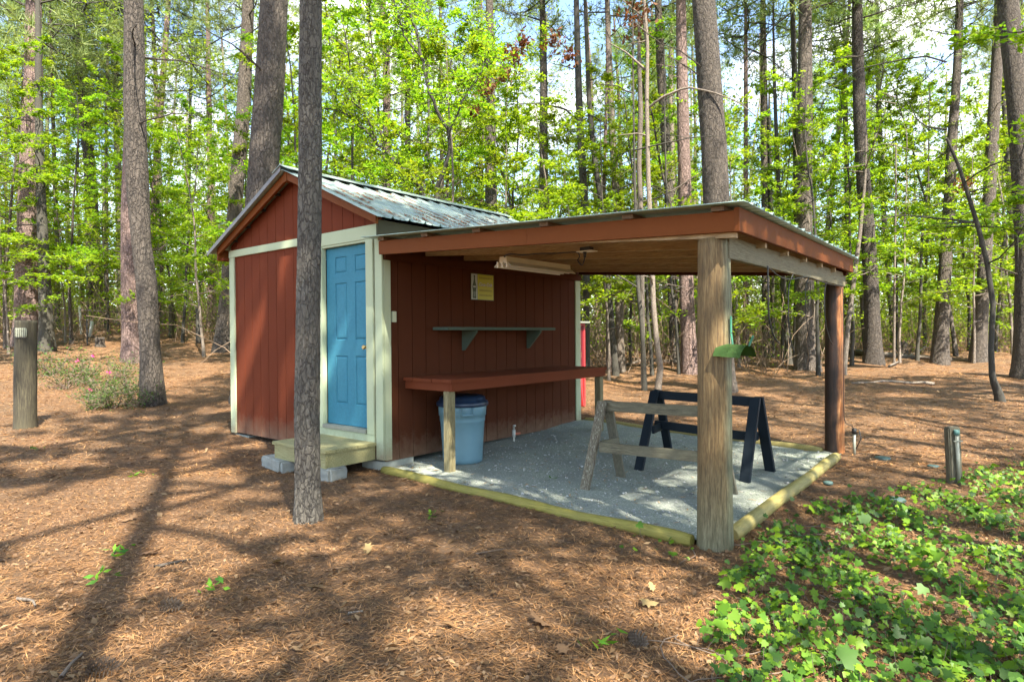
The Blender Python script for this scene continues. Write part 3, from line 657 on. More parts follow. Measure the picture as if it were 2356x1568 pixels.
bp = [(-.013, .0), (-.013, .018), (-.010, .022), (-.011, .05), (-.018, .085), (-.032, .12), (-.036, .15), (-.030, .19), (-.026, .21), (-.030, .25), (-.033, .275), (-.028, .285)]
pts = [(1.412+x, 2.182-z) for x, z in bp]+[(1.412-x, 2.182-z) for x, z in bp[::-1]]
MB().prism(pts, 0, .0176, .0184).build('bottle_picture', MT['sign_green'], sg)
g = MB()
for k in (-.012, 0, .012): g.box(.0185, .0189, 1.412+k-.0015, 1.412+k+.0015, 1.92, 1.98)
g.box(.0185, .0189, 1.388, 1.436, 2.030, 2.050); g.build('bottle_highlight', MT['sign_pale'], sg)
text_mesh('script_outline', 'Coca-Cola', .058, MT['sign_edge'], sg, (.0182, 1.610, 2.072), .35, .0030)
text_mesh('script_lettering', 'Coca-Cola', .058, MT['sign_white'], sg, (.0195, 1.610, 2.072), .35, .0012)
g = MB(); rr = random.Random(2)
for (z, n1) in ((2.155, 15), (2.000, 17), (1.940, 17)):
    y = 1.500
    while y < 1.735:
        w_ = rr.uniform(.006, .012); g.box(.0176, .0180, y, y+w_, z-.011, z+rr.uniform(.006, .012)); y += w_+.005
g.build('faded_print', MT['sign_print'], sg)
# bin
bn = empty('rubbish_bin', (.37, .82, .03), 'blue grey plastic rubbish bin with navy lid under the workbench', 'bin')
zb = hz(.37, .82)+.012; g = MB()
def rib(t, z): 
    d = (t*180/math.pi) % 90
    return 1-.012*(1 if abs(d-45) < 16 and z < .44 else 0)
H = .66
g.lathe([(.205, 0), (.222, .012), (.226, .05), (.240, .30), (.248, .455), (.252, .46), (.253, .475), (.256, .52), (.264, .524), (.268, .60), (.270, .645), (.262, .648), (.255, .62)], (.37, .82, zb), 72, mod=rib)
g.build('body', MT['bin'], bn)
g = MB(); g.lathe([(.287, .632), (.291, .64), (.290, .668), (.283, .682), (.262, .69), (.255, .722), (.240, .74), (.15, .752), (.0, .756)][:8], (.37, .82, zb), 60); g.build('lid', MT['bin_lid'], bn)
for a_ in (R(-35), R(145)):
    c_, s_ = math.cos(a_), math.sin(a_); tx, ty = -s_, c_; g = MB()
    q = lambda r_, t_, z_: (.37+c_*r_+tx*t_, .82+s_*r_+ty*t_, zb+z_)
    g.tube([q(.262, -.055, .55), q(.300, -.055, .552), q(.300, .055, .552), q(.262, .055, .55)], .012, 8); g.hexa([q(.262, -.065, .55), q(.272, -.065, .55), q(.272, -.055, .55), q(.262, -.055, .55), q(.265, -.065, .63), q(.305, -.065, .63), q(.305, -.055, .63), q(.265, -.055, .63)])
    g.hexa([q(.262, .055, .55), q(.272, .055, .55), q(.272, .065, .55), q(.262, .065, .55), q(.265, .055, .63), q(.305, .055, .63), q(.305, .065, .63), q(.265, .065, .63)]); g.build('handle', MT['bin'], bn)
# water tap standpipe at the wall
tp = empty('standpipe_tap', (.15, 1.99, .08), 'short cream plastic standpipe with red valve handle at the shed wall', 'tap')
z = hz(.15, 1.99); g = MB(); g.tube([(.15, 1.99, z-.02), (.15, 1.99, z+.09)], .014, 12); g.tube([(.15, 1.99, z+.075), (.15, 1.99, z+.17)], .022, 12); g.tube([(.15, 1.99, z+.16), (.15, 1.99, z+.225), (.18, 1.985, z+.225)], .012, 10); g.build('pipe', MT['pvc'], tp)
g = MB(); g.bar((.15, 1.99, z+.12), (.20, 2.07, z+.12), .024, .012); g.build('valve_handle', MT['red_handle'], tp)
# saw horses
def sawhorse(name, label, LT, RTp, feet, rail_l, rail_r, mleg, mleg2, mtop, mrail, w_=.09, th=.04, top_h=.095):
    root = empty(name, tuple((Vector(LT)+Vector(RTp))/2-Vector((0, 0, .78))), label, 'sawhorse')
    LT, RTp = Vector(LT), Vector(RTp); ax = (RTp-LT).normalized()
    MB().bar(LT, RTp, top_h, .042, (0, 0, 1)).build('top_beam', mtop, root)
    for k, ft in enumerate(feet):
        top = LT if k < 2 else RTp; top = top+ax*(-.055 if k < 2 else .055)*0
        s = -1 if k % 2 == 0 else 1; off = ax*((.02) if k < 2 else (-.02))
        tpz = Vector((top.x, top.y, top.z+.045))+off+Vector((0, s*.042, 0)); f = Vector((ft[0], ft[1], hz(ft[0], ft[1])-.0))
        g = MB(); g.bar(tpz, f, w_, th, ax); g.build('leg', mleg if k == 0 or k == 2 else mleg2, root)
    MB().bar(rail_l, rail_r, .09, .038, (0, 0, 1)).build('rail', mrail, root)
    for e, fs in ((0, feet[:2]), (1, feet[2:])):
        top = LT if e == 0 else RTp; zr = .40; fr = lambda f: Vector((top.x, top.y, top.z)).lerp(Vector((f[0], f[1], hz(*f))), (top.z-zr)/(top.z-hz(*f)))
        o_ = ax*(.07 if e == 0 else -.07); MB().bar(fr(fs[0])+o_, fr(fs[1])+o_, .085, .03, (0, 0, 1)).build('cross_brace', mrail, root)
    return root
sawhorse('sawhorse', 'weathered grey wooden sawhorse with peeling paint in front of the black one', (2.14, .93, .755), (3.22, .98, .765),
         [(2.12, .62), (2.14, 1.27), (3.24, .68), (3.24, 1.34)], (2.22, .74, .395), (3.18, .80, .405), MT['peeling'], MT['gray_wood'], MT['gray_rail'], MT['gray_rail'])
sawhorse('sawhorse', 'black painted wooden sawhorse behind the grey one', (2.02, 2.24, .755), (3.22, 2.10, .755),
         [(2.12, 1.66), (1.92, 2.78), (3.20, 1.74), (3.25, 2.36)], (2.02, 2.24, .42), (3.18, 2.09, .405), MT['black_paint'], MT['black_paint'], MT['black_paint'], MT['black_paint'], .10)
# steps on stones
st = empty('door_step', (-.6, -.33, .1), 'low pale plank step on stone blocks under the blue door', 'step')
for k in range(5):
    y0 = -.655+k*.131; MB().box(-1.10, -.095, y0, y0+.127, .268, .302, .004).build('plank', MT['step_wood'], st)
g = MB(); g.box(-1.075, -.115, -.640, -.602, .118, .266, .003); g.box(-.153, -.115, -.601, -.02, .118, .266, .003); g.box(-1.075, -1.037, -.601, -.02, .118, .266, .003); g.build('frame', MT['step_wood'], st)
def stone(c, s, rz, label, seed):
    bm = bmesh.new(); bmesh.ops.create_cube(bm, size=1); bmesh.ops.bevel(bm, geom=bm.edges[:], offset=.08, segments=2, affect='EDGES')
    bmesh.ops.subdivide_edges(bm, edges=bm.edges[:], cuts=2, use_grid_fill=True); rr = random.Random(seed)
    for v in bm.verts:
        v.co = Vector((v.co.x*s[0], v.co.y*s[1], v.co.z*s[2]))+Vector([rr.uniform(-.006, .006) for _ in range(3)])
    me = bpy.data.meshes.new('stone_block'); bm.to_mesh(me); bm.free(); me.materials.append(MT['stone'])
    o = bpy.data.objects.new('stone_block', me); COL.objects.link(o); o.location = (c[0], c[1], hz(c[0], c[1])+s[2]/2-.02); o.rotation_euler = (0, 0, R(rz))
    tag(o, label, 'stone block', 'stone blocks under the door step')
stone((-.26, -.55, 0), (.42, .24, .145), 8, 'rough stone block under the right front corner of the door step', 1)
stone((-1.05, -.58, 0), (.55, .24, .13), -8, 'long mossy stone block under the left end of the door step', 2)

# ------------------------------------------------------------------ things on the canopy
lf = empty('fluorescent_light', (1.2, 1.1, 2.14), 'old white twin tube workshop light hanging under the canopy', 'light fixture')
def lbox(P): return MB().hexa([(1.2+x, y, z) for x, y, z in P], .001)
lbox([(-.055, .57, 2.165), (.055, .57, 2.165), (.055, 1.70, 2.165), (-.055, 1.70, 2.165), (-.045, .57, 2.232), (.045, .57, 2.232), (.045, 1.70, 2.232), (-.045, 1.70, 2.232)]).build('housing', MT['white_metal'], lf)
for s_ in (-1, 1): lbox([(s_*.112, .56, 2.128), (s_*.057, .56, 2.172), (s_*.057, 1.71, 2.172), (s_*.112, 1.71, 2.128), (s_*.113, .56, 2.134), (s_*.058, .56, 2.178), (s_*.058, 1.71, 2.178), (s_*.113, 1.71, 2.134)]).build('reflector', MT['white_metal'], lf)
for x in (-.04, .04): MB().tube([(1.2+x, .59, 2.146), (1.2+x, 1.68, 2.146)], .014, 10).build('tube', MT['tube'], lf)
for x in (-.06, 0, .06): MB().box(1.2+x-.010, 1.2+x+.010, .553, .568, 2.12, 2.18).build('lamp_holder', MT['white_metal'], lf)
def cable(name, pts, r, label, cat='cable', group=None, m='black'):
    g = MB(); P = [Vector(p) for p in pts]; out = []
    for i in range(len(P)-1):
        p0 = P[max(i-1, 0)]; p1 = P[i]; p2 = P[i+1]; p3 = P[min(i+2, len(P)-1)]
        for k in range(8):
            t = k/8; out.append(.5*((2*p1)+(-p0+p2)*t+(2*p0-5*p1+4*p2-p3)*t*t+(-p0+3*p1-3*p2+p3)*t**3))
    out.append(P[-1]); g.tube(out, r, 7); o = g.build(name, MT[m]); settle(o); return tag(o, label, cat, group)
def onz(zx, zy, z):
    d = ray((1100+zx*.3507)/1.27334, (550+zy*.3507)/1.27334); return tuple(CC+d*(z-CC[2])/d[2])
cable('power_cord', [(1.2, .60, 2.230)]+[onz(a_, b_, 2.172) for a_, b_ in ((1078, 570), (1130, 552), (1240, 560), (1370, 548), (1500, 546), (1600, 540), (1680, 538))]+[onz(1706, 570, 2.15), onz(1690, 605, 2.11), onz(1722, 645, 2.06), onz(1742, 610, 2.10), onz(1748, 575, 2.13)], .0055, 'thin black power cord looping from the workshop light to the ceiling outlet')
c = onz(1765, 534, 2.168); ob = empty('ceiling_outlet', c, 'pale square outlet box with a plug under the canopy rafters', 'outlet')
MB().box(c[0]-.08, c[0]+.08, c[1]-.05, c[1]+.05, c[2], c[2]+.006).build('cover_plate', MT['white_metal'], ob); MB().box(c[0]-.05, c[0]+.05, c[1]-.035, c[1]+.035, c[2]+.007, c[2]+.04).build('box', MT['black'], ob); MB().tube([(c[0]-.02, c[1], c[2]-.001), (c[0]-.02, c[1], c[2]-.05)], [.017, .011], 10).build('plug', MT['black'], ob)
gp = 'black cables hanging from the canopy beam'
cable('hanging_cable', [(3.735, .76, 1.962), (3.735, .77, 1.80), (3.73, .80, 1.58), (3.73, .88, 1.45), (3.73, .98, 1.385), (3.73, 1.07, 1.355)], .0065, 'thick black cable hanging from the beam, nearest the near log post', 'cable', gp)
cable('hanging_cable', [(3.715, 1.50, 1.95), (3.705, 1.42, 1.85), (3.70, 1.41, 1.65), (3.70, 1.43, 1.50), (3.70, 1.50, 1.35), (3.70, 1.58, 1.27)], .0055, 'black cable hanging from the middle of the beam', 'cable', gp)
cable('hanging_cable', [(3.70, 2.06, 1.965), (3.69, 1.98, 1.85), (3.685, 2.0, 1.65), (3.685, 2.08, 1.45), (3.685, 2.18, 1.35)], .004, 'thin grey cable hanging third along the beam', 'cable', gp)
cable('hanging_cable', [(3.68, 2.80, 1.965), (3.68, 2.72, 1.88), (3.68, 2.70, 1.7), (3.68, 2.76, 1.52), (3.68, 2.90, 1.38), (3.67, 3.07, 1.32)], .0055, 'black cable hanging just left of the far dark log post', 'cable', gp)
cable('string_cable', [(3.735, .76, 1.955), (3.735, 1.05, 1.90), (3.73, 1.35, 1.895), (3.72, 1.65, 1.925), (3.715, 2.0, 1.958), (3.71, 2.4, 1.945), (3.70, 2.9, 1.94), (3.69, 3.5, 1.955)], .004, 'thin pale cable swagged along the underside of the beam', 'cable')
cable('string_cable', [(3.618, 3.79, 1.95), (3.622, 3.80, 1.6), (3.622, 3.80, 1.0), (3.622, 3.80, .55), (3.64, 3.80, .40), (3.70, 3.83, .36), (3.72, 3.86, .30)], .004, 'thin cable running down the far dark log post', 'cable')
cp = empty('conduit_stub', (3.72, 3.85, .02), 'short grey conduit pipe with dark cap standing beside the far log post', 'pipe')
z = hz(3.72, 3.85); MB().tube([(3.72, 3.85, z-.05), (3.72, 3.85, z+.26)], .017, 12).build('pipe', MT['pipe'], cp)
g = MB(); g.tube([(3.72, 3.85, z+.25), (3.72, 3.85, z+.31)], .026, 12); g.tube([(3.72, 3.85, z+.30), (3.77, 3.85, z+.30), (3.79, 3.85, z+.2), (3.74, 3.85, z+.08)], .006, 8); g.build('cap', MT['black'], cp)
# curved green metal seat-like rest bolted to the near post
gs = empty('curved_metal_rest', (3.76, .0, 1.3), 'rusty green curved metal hose rest fixed to the near log post', 'hose rest')
bm = bmesh.new(); nA, nL = 14, 8; V = []
for i in range(nA+1):
    a_ = R(22+136*i/nA)
    for j in range(nL+1):
        t = j/nL; sag = -.018*(1-abs(2*t-1)**2)*0
        V.append(bm.verts.new((3.665+.185*t+.012*math.cos(a_)*1, -.005+.135*math.cos(a_), 1.225+.135*math.sin(a_)+sag+.012*(1-t))))
for i in range(nA):
    for j in range(nL):
        q = i*(nL+1)+j; f = bm.faces.new([V[q], V[q+1], V[q+nL+2], V[q+nL+1]]); f.smooth = True
bmesh.ops.solidify(bm, geom=bm.faces[:], thickness=.004)
me = bpy.data.meshes.new('cradle'); bm.to_mesh(me); bm.free(); me.materials.append(MT['rusty_green'])
for v in me.vertices: v.co -= gs.location
o = bpy.data.objects.new('cradle', me); COL.objects.link(o); o.parent = gs
MB().bar((3.845, .02, 1.350), (3.875, .02, 1.425), .03, .008, (0, 1, 0)).build('end_tab', MT['green_paint'], gs)
g = MB(); g.bar((3.733, -.005, 1.56), (3.733, -.005, 1.44), .028, .006, (0, 1, 0)); g.bar((3.733, -.005, 1.441), (3.745, -.005, 1.352), .028, .006, (0, 1, 0)); g.build('mounting_strap', MT['green_paint'], gs)
# red mesh cabinet behind the shed
rc = empty('red_cabinet', (-1.15, 5.2, hz(-1.15, 5.2)), 'tall narrow red cabinet with metal mesh side behind the shed', 'cabinet')
z = hz(-1.1, 5.2); g = MB()
for (a, b) in ((-1.52, 5.02), (-.93, 5.02), (-1.52, 5.22), (-.93, 5.22)): g.box(a, a+.05, b, b+.05, z, 1.64, .003)
g.box(-1.519, -.881, 5.021, 5.269, .75, .80); g.box(-1.519, -.881, 5.021, 5.269, 1.60, 1.639); g.box(-1.5, -.9, 5.04, 5.25, .25, .749); g.build('frame', MT['cab_red'], rc)
g = MB()
for k in range(22): g.box(-1.47, -.885, 5.018, 5.022, .82+k*.035, .827+k*.035); g.box(-.886, -.882, 5.07, 5.22, .82+k*.035, .827+k*.035)
for k in range(15): g.box(-1.46+k*.038, -1.455+k*.038, 5.014, 5.0175, .80, 1.60)
for k in range(4): g.box(-.8815, -.878, 5.08+k*.038, 5.085+k*.038, .80, 1.60)
g.build('mesh_panel', MT['cab_mesh'], rc); MB().box(-1.58, -.80, 4.96, 5.31, 1.641, 1.675, .003).build('roof', MT['pipe'], rc)
g = MB(); g.box(-.86, -.83, 5.0, 5.03, .0, .75); g.bar((-.80, 5.05, z+.03), (-.875, 5.05, .75), .05, .03); g.build('brace', MT['cab_red'], rc)

# ------------------------------------------------------------------ posts, lids and garden bits
lp = empty('gate_post', (-6.46, -1.63, .1), 'thick mossy wooden fence post at the left edge with a caged suet block', 'fence post')
q, D = ground(58, 984); zb = q[2]-.05
logpost('post', (q[0], q[1]), .150, .138, zb, px(62, 737, D)[2], MT['fence_wood'], lp, 9, 28, lean=(.03, .02))
c = px(48, 765, D-.155); g = MB()
tc_, tr = Vector(c), Vector((RH[0], RH[1], 0)); tf = Vector((FH[0], FH[1], 0))
def obx(mb, c, w_, d_, h_, bev=.0):
    P = []
    for s3 in (-1, 1):
        for s1, s2 in ((-1, -1), (1, -1), (1, 1), (-1, 1)): P.append(Vector(c)+tr*w_/2*s1+tf*d_/2*s2+Vector((0, 0, h_/2*s3)))
    return mb.hexa(P, bev)
sb = empty('suet_feeder', tuple(c), 'pale suet block in a wire cage on the left fence post', 'bird feeder')
obx(MB(), c, .155, .05, .135, .01).build('suet_block', MT['suet'], sb); g = MB()
for k in range(7): obx(g, tc_+tr*(-.09+.03*k)-tf*.03, .004, .004, .16)
for k in range(6): obx(g, tc_+Vector((0, 0, -.075+.03*k))-tf*.034, .19, .004, .004)
g.build('cage', MT['wire'], sb)
def fence_post(u, v, utop, vtop, r, m, name, label, grp='far fence posts left of the shed', seg=14, thin=False):
    q, D = ground(u, v); t = px(utop, vtop, D)
    g = MB(); n_ = 8; g.tube([Vector(q)*(1-i/n_)+Vector(t)*(i/n_)-Vector((0, 0, .04 if i == 0 else 0)) for i in range(n_+1)], [r*(1+.04*math.sin(i*2.1+u)) for i in range(n_+1)], seg)
    o = g.build(name, MT[m]); settle(o); return tag(o, label, 'fence post', grp)
fence_post(394, 777, 394, 700, .095, 'fence_wood', 'fence_post', 'mossy grey fence post in the clearing left of the shed')
fence_post(457, 789, 456, 709, .085, 'bark_dark', 'fence_post', 'dark fence post nearest the shed on its left')
fence_post(187, 770, 183, 702, .05, 'pvc', 'fence_post', 'thin white fence post holding the rail at far left')
fence_post(201, 795, 200, 733, .025, 'black', 'fence_post', 'thin black metal stake beside the far left rail')
q, D = ground(187, 770); q2, D2 = ground(283, 772)
g = MB(); g.tube([px(184, 713, D), px(235, 716, D), px(290, 718, D)], .045, 8); o = g.build('fence_rail', MT['bark_tan']); settle(o); tag(o, 'grey horizontal pole rail between trees at far left', 'rail')
q, D = ground(208, 775); g = MB(); g.tube([q, px(212, 738, D)], [.08, .06], 8); o = g.build('marker_post', MT['pvc']); settle(o); tag(o, 'short leaning white stake behind the black metal stake', 'stake')
q, D = ground(192, 790); 
def stump(u, v, r, h, label, m='bark_pine'):
    q, D = ground(u, v); g = MB(); n_ = 6
    g.tube([Vector(q)+Vector((0, 0, -.05+(h+.05)*i/n_)) for i in range(n_+1)], [r*(1.35-.4*min(1, i/2)) for i in range(n_+1)], 14)
    for vv in g.bm.verts:
        if vv.co.z > q[2]+h*.8: vv.co.z += .08*math.sin(vv.co.x*40)*h
    o = g.build('tree_stump', MT[m]); settle(o); tag(o, label, 'stump')
stump(230, 797, .16, .32, 'low grey stump beside the thin stake at far left'); stump(2080, 815, .15, .48, 'broken grey stump between the trees right of the canopy')
def fallen(pts, r, label, m='bark_tan'):
    P = []
    for (u, v) in pts:
        q, D = ground(u, v); P.append(Vector(q)+Vector((0, 0, r*.8)))
    out = []
    for a_, b_ in zip(P[:-1], P[1:]):
        for k in range(4): out.append(a_.lerp(b_, k/4)+Vector((0, 0, .02*math.sin(k*2.0))))
    out.append(P[-1]); g = MB(); g.tube(out, [r*(1-.5*i/len(out)) for i in range(len(out))], 8); o = g.build('fallen_log', MT[m]); settle(o); tag(o, label, 'fallen log')
fallen([(1960, 815), (2030, 822), (2110, 828), (2190, 832)], .12, 'pale fallen log lying right of the canopy between two pines')
fallen([(2130, 800), (2090, 822), (2045, 845)], .05, 'thin fallen branch leaning on the log right of the canopy')
fallen([(1565, 838), (1490, 832), (1420, 845)], .07, 'fallen branch on the ground behind the workbench')
fallen([(2150, 886), (2050, 880), (1960, 884)], .04, 'thin stick lying in the sun right of the canopy')
# tap post on the right
tq, D = ground(2197, 1112); tr0 = empty('tap_post', tuple(tq), 'short grey wooden post with a capped water pipe strapped to it in the ivy', 'post')
top = Vector(px(2190, 981, D)); b0 = Vector(tq)-Vector((0, 0, .08))
g = MB(); g.bar(b0, top, .115, .08, tuple(RH)+(0,), .01); g.build('post', MT['gray_wood'], tr0)
o1 = -Vector((FH[0], FH[1], 0))*.062+Vector((RH[0], RH[1], 0))*.0
MB().tube([b0+o1, b0.lerp(top, .90)+o1], .017, 12).build('pipe', MT['pipe'], tr0); MB().tube([b0.lerp(top, .89)+o1, b0.lerp(top, .965)+o1], .024, 8).build('cap', MT['copper_cap'], tr0)
mid = b0.lerp(top, .80)+o1*1.25; g = MB(); obx(g, mid, .085, .008, .011); g.build('strap', MT['pipe'], tr0)
for (u, v, r, lb) in ((2030, 1056, .085, 'round teal cover disc in the straw behind the ivy'), (2062, 1152, .075, 'teal cover disc among the ivy leaves near the timber'), (1905, 1113, .045, 'small pale disc beside the right timber'), (2147, 1075, .055, 'small teal disc left of the tap post')):
    q, D = ground(u, v); g = MB(); g.lathe([(r, -.01), (r, .012), (r*.9, .02), (r*.3, .024)], (q[0], q[1], q[2]+.006), 20); o = g.build('cover_disc', MT['lid_teal']); settle(o); tag(o, lb, 'cover disc', 'round covers set in the ground')

# ------------------------------------------------------------------ forest: leaves, trunks, crowns
def unit(a): return a/np.maximum(np.linalg.norm(a, axis=-1, keepdims=True), 1e-9)
def leaf_quads(P, size, flat=.6, rg=rng, aspect=.42, droop=.0):
    """one folded rhombus per point; flat = how close to horizontal leaves lie"""
    n_ = len(P); ang = rg.uniform(0, 2*np.pi, n_); nr = unit(np.stack([rg.normal(0, 1-flat, n_), rg.normal(0, 1-flat, n_), np.full(n_, .75)+rg.normal(0, .15, n_)], 1))
    a = unit(np.stack([np.cos(ang), np.sin(ang), rg.normal(-droop, .25, n_)], 1)); a = unit(a-nr*(a*nr).sum(1, keepdims=True)); b = np.cross(nr, a)
    s = size*rg.uniform(.6, 1.3, n_)[:, None]; wd = s*aspect*rg.uniform(.7, 1.2, n_)[:, None]
    return np.stack([P-a*s*.5, P-b*wd*.5+a*s*.05-nr*s*.06, P+a*s*.5, P+b*wd*.5+a*s*.05-nr*s*.06], 1)
class Tubes:
    """numpy collector of tapered tubes with few sides"""
    def __init__(s): s.V = []; s.F = []; s.n = 0
    def add(s, P, r, seg=5, ph=0.0):
        P = np.asarray(P, float); k = len(P); r = np.broadcast_to(np.asarray(r, float), (k,))
        d = unit(np.gradient(P, axis=0)); ref = np.array([.31, .95, .05]) if abs(d[0][2]) > .5 else np.array([.05, .1, 1.]); u = unit(ref-d*(d@ref)[:, None]); v = np.cross(d, u)
        t = np.linspace(0, 2*np.pi, seg, endpoint=False)+ph
        s.V.append((P[:, None]+(u[:, None]*np.cos(t)[None, :, None]+v[:, None]*np.sin(t)[None, :, None])*r[:, None, None]).reshape(-1, 3))
        i, j = np.meshgrid(np.arange(k-1), np.arange(seg), indexing='ij'); j2 = (j+1) % seg
        s.F.append((np.stack([i*seg+j, i*seg+j2, (i+1)*seg+j2, (i+1)*seg+j], -1)+s.n).reshape(-1, 4)); s.n += k*seg
        return s
    def mesh(s, name): return npmesh(name, np.concatenate(s.V), np.concatenate(s.F), True)
def wander(p0, d0, length, n_, wig, up, rg):
    P = [np.array(p0, float)]; d = unit(np.array(d0, float))
    for i in range(n_):
        d = unit(d+rg.normal(0, wig, 3)+np.array([0, 0, up])); P.append(P[-1]+d*length/n_)
    return np.array(P)
def resample(P, n_):
    P = np.asarray(P, float); s = np.concatenate([[0], np.cumsum(np.linalg.norm(np.diff(P, axis=0), axis=1))]); t = np.linspace(0, s[-1], n_)
    return np.stack([np.interp(t, s, P[:, k]) for k in range(P.shape[1])], 1)
# --- broadleaf saplings and understorey trees: trunk with limbs, layered leaf crown
def broadleaf(seed, H=9.0, r0=.07, z0=1.6, nb=20, bl=2.2, nleaf=60, size=.115, flat=.62, bare=0.0, lean=.4):
    rg = np.random.default_rng(seed); T = Tubes(); leaves = []
    tr = wander((0, 0, -.15), (rg.normal(0, .05), rg.normal(0, .05), 1), H, 14, .045*lean/.4, .04, rg)
    T.add(tr, np.linspace(r0, r0*.18, len(tr))*np.r_[1.35, np.ones(len(tr)-1)], 7)
    for b in range(nb):
        t = (b+.5)/nb; z = z0+(H*.96-z0)*t**.9; k = np.interp(z, tr[:, 2], np.arange(len(tr))); p = np.array([np.interp(k, np.arange(len(tr)), tr[:, j]) for j in range(3)])
        a = b*2.4+rg.normal(0, .4); ln = bl*(1.05-.62*t)*rg.uniform(.6, 1.25); el = .15+.75*t
        B = wander(p, (math.cos(a), math.sin(a), el), ln, 6, .16, -.02+.03*t, rg); rb = r0*.34*(1.1-.7*t); T.add(B, np.linspace(rb, rb*.25, 7), 4)
        ns = max(2, int(ln*3.6))
        for q in range(ns):
            u = .25+.75*(q+rg.uniform(0, 1))/ns; kk = u*6; bp_ = np.array([np.interp(kk, np.arange(7), B[:, j]) for j in range(3)])
            dd = unit(B[min(int(kk)+1, 6)]-B[min(int(kk), 5)]); sd = np.cross(dd, [0, 0, 1])*(1 if q % 2 else -1); S = wander(bp_, dd*.6+sd+np.array([0, 0, .1]), rg.uniform(.25, .75)*(1.1-.5*t), 3, .22, -.05, rg)
            T.add(S, np.linspace(rb*.3+.002, .002, 4), 3)
            if rg.uniform() < bare: continue
            m_ = int(nleaf*rg.uniform(.5, 1.3)); w_ = rg.uniform(0, 3, m_); idx = w_.astype(int); fr = (w_-idx)[:, None]
            leaves.append(S[idx]*(1-fr)+S[np.minimum(idx+1, 3)]*fr+rg.normal(0, .065, (m_, 3))*[1, 1, .55])
    Lq = leaf_quads(np.concatenate(leaves), size, flat, rg)
    return T.mesh('trunk'), npmesh('crown', Lq.reshape(-1, 3), np.arange(4*len(Lq)).reshape(-1, 4))
# --- tall pine: crown built round its own axis from 0 upward
def pinecrown(seed, Hc=9.0, nb=46, spread=2.6, tufts=15, nn=17, ln=.24, thick=.017):
    rg = np.random.default_rng(seed); T = Tubes(); quads = []
    for b in range(nb):
        t = (b+rg.uniform(0, 1))/nb; z = Hc*t; a = b*2.4+rg.normal(0, .5); L_ = spread*(1-.75*t**1.5)*rg.uniform(.5, 1.2)*(.55+.45*min(1, t*3))
        B = wander((0, 0, z), (math.cos(a), math.sin(a), .05+.6*t), L_, 5, .13, .05, rg); T.add(B, np.linspace(.024*(1.1-.7*t), .006, 6), 4)
        for q in range(tufts):
            u = .35+.65*rg.uniform(); kk = u*5; bp_ = np.array([np.interp(kk, np.arange(6), B[:, j]) for j in range(3)])
            S = wander(bp_, rg.normal(0, 1, 3)+np.array([0, 0, .5]), rg.uniform(.15, .5), 2, .2, .1, rg); T.add(S, np.linspace(.008, .004, 3), 3); c = S[-1]
            d = unit(rg.normal(0, 1, (nn, 3))+unit(S[-1]-S[0])*1.0); l_ = ln*rg.uniform(.7, 1.2, nn)[:, None]; e = c+d*l_; sd = unit(np.cross(d, rg.normal(0, 1, (nn, 3))))*thick
            quads.append(np.stack([np.repeat(c[None], nn, 0)-sd*.5, e-sd*.2, e+sd*.2, np.repeat(c[None], nn, 0)+sd*.5], 1))
    Q = np.concatenate(quads); return T.mesh('limb'), npmesh('crown', Q.reshape(-1, 3), np.arange(4*len(Q)).reshape(-1, 4))
PINES = []
for i in range(4):
    a_, b_ = pinecrown(50+i, Hc=[8, 9.5, 7, 10][i], nb=[40, 46, 36, 50][i], spread=[2.6, 2.9, 2.3, 2.7][i])
    a_.materials.append(MT['bark_dark']); b_.materials.append(MT['needle']); PINES.append((a_, b_))
def axis_at(P, z):
    P = np.asarray(P); return np.array([np.interp(z, P[:, 2], P[:, 0]), np.interp(z, P[:, 2], P[:, 1]), z])
def bark_trunk(name, P, r, m, parent, seg=18, amp=.02, plates=0.0, extra=None, seed=0):
    """P (k,3), r (k) in world space; bumpy silhouette; extra = list of (points, radii) for boughs in the same mesh"""
    rg = np.random.default_rng(seed); k = len(P); d = unit(np.gradient(P, axis=0)); ref = np.array([0., 1., 0.]); u = unit(ref-d*(d@ref)[:, None]); v = np.cross(d, u)
    t = np.linspace(0, 2*np.pi, seg, endpoint=False); zz = P[:, 2][:, None]
    rr = 1+amp*(np.sin(3*t[None]+zz*1.3+seed)+.7*np.sin(5*t[None]-zz*2.1+2*seed))
    if plates:
        cs = seg/14.0
        s1 = np.sin(t[None]*11+1.8*np.sin(zz*7+seed)+.9*np.sin(zz*23)); s2 = np.sin(zz*38+2.2*np.sin(t[None]*5)+seed+1.2*np.sin(t[None]*13+zz*3))
        rr = rr+plates*np.clip(s1*1.4, -1, .5)*.6+plates*.7*np.clip(s2*1.6, -1, .4)*.5+rg.normal(0, plates*.16, rr.shape)
    V = P[:, None]+(u[:, None]*np.cos(t)[None, :, None]+v[:, None]*np.sin(t)[None, :, None])*(r[:, None]*rr)[..., None]
    i, j = np.meshgrid(np.arange(k-1), np.arange(seg), indexing='ij'); j2 = (j+1) % seg
    VV = [V.reshape(-1, 3)]; FF = [np.stack([i*seg+j, i*seg+j2, (i+1)*seg+j2, (i+1)*seg+j], -1).reshape(-1, 4)]; n0 = k*seg
    if extra:
        T = Tubes()
        for (Q, rq, sg_) in extra: T.add(Q, rq, sg_)
        VV.append(np.concatenate(T.V)); FF.append(np.concatenate(T.F)+n0)
    V = np.concatenate(VV)-np.array(parent.location)
    return link(name, npmesh('trunk', V, np.concatenate(FF), True), parent, m)
n_unique = 0
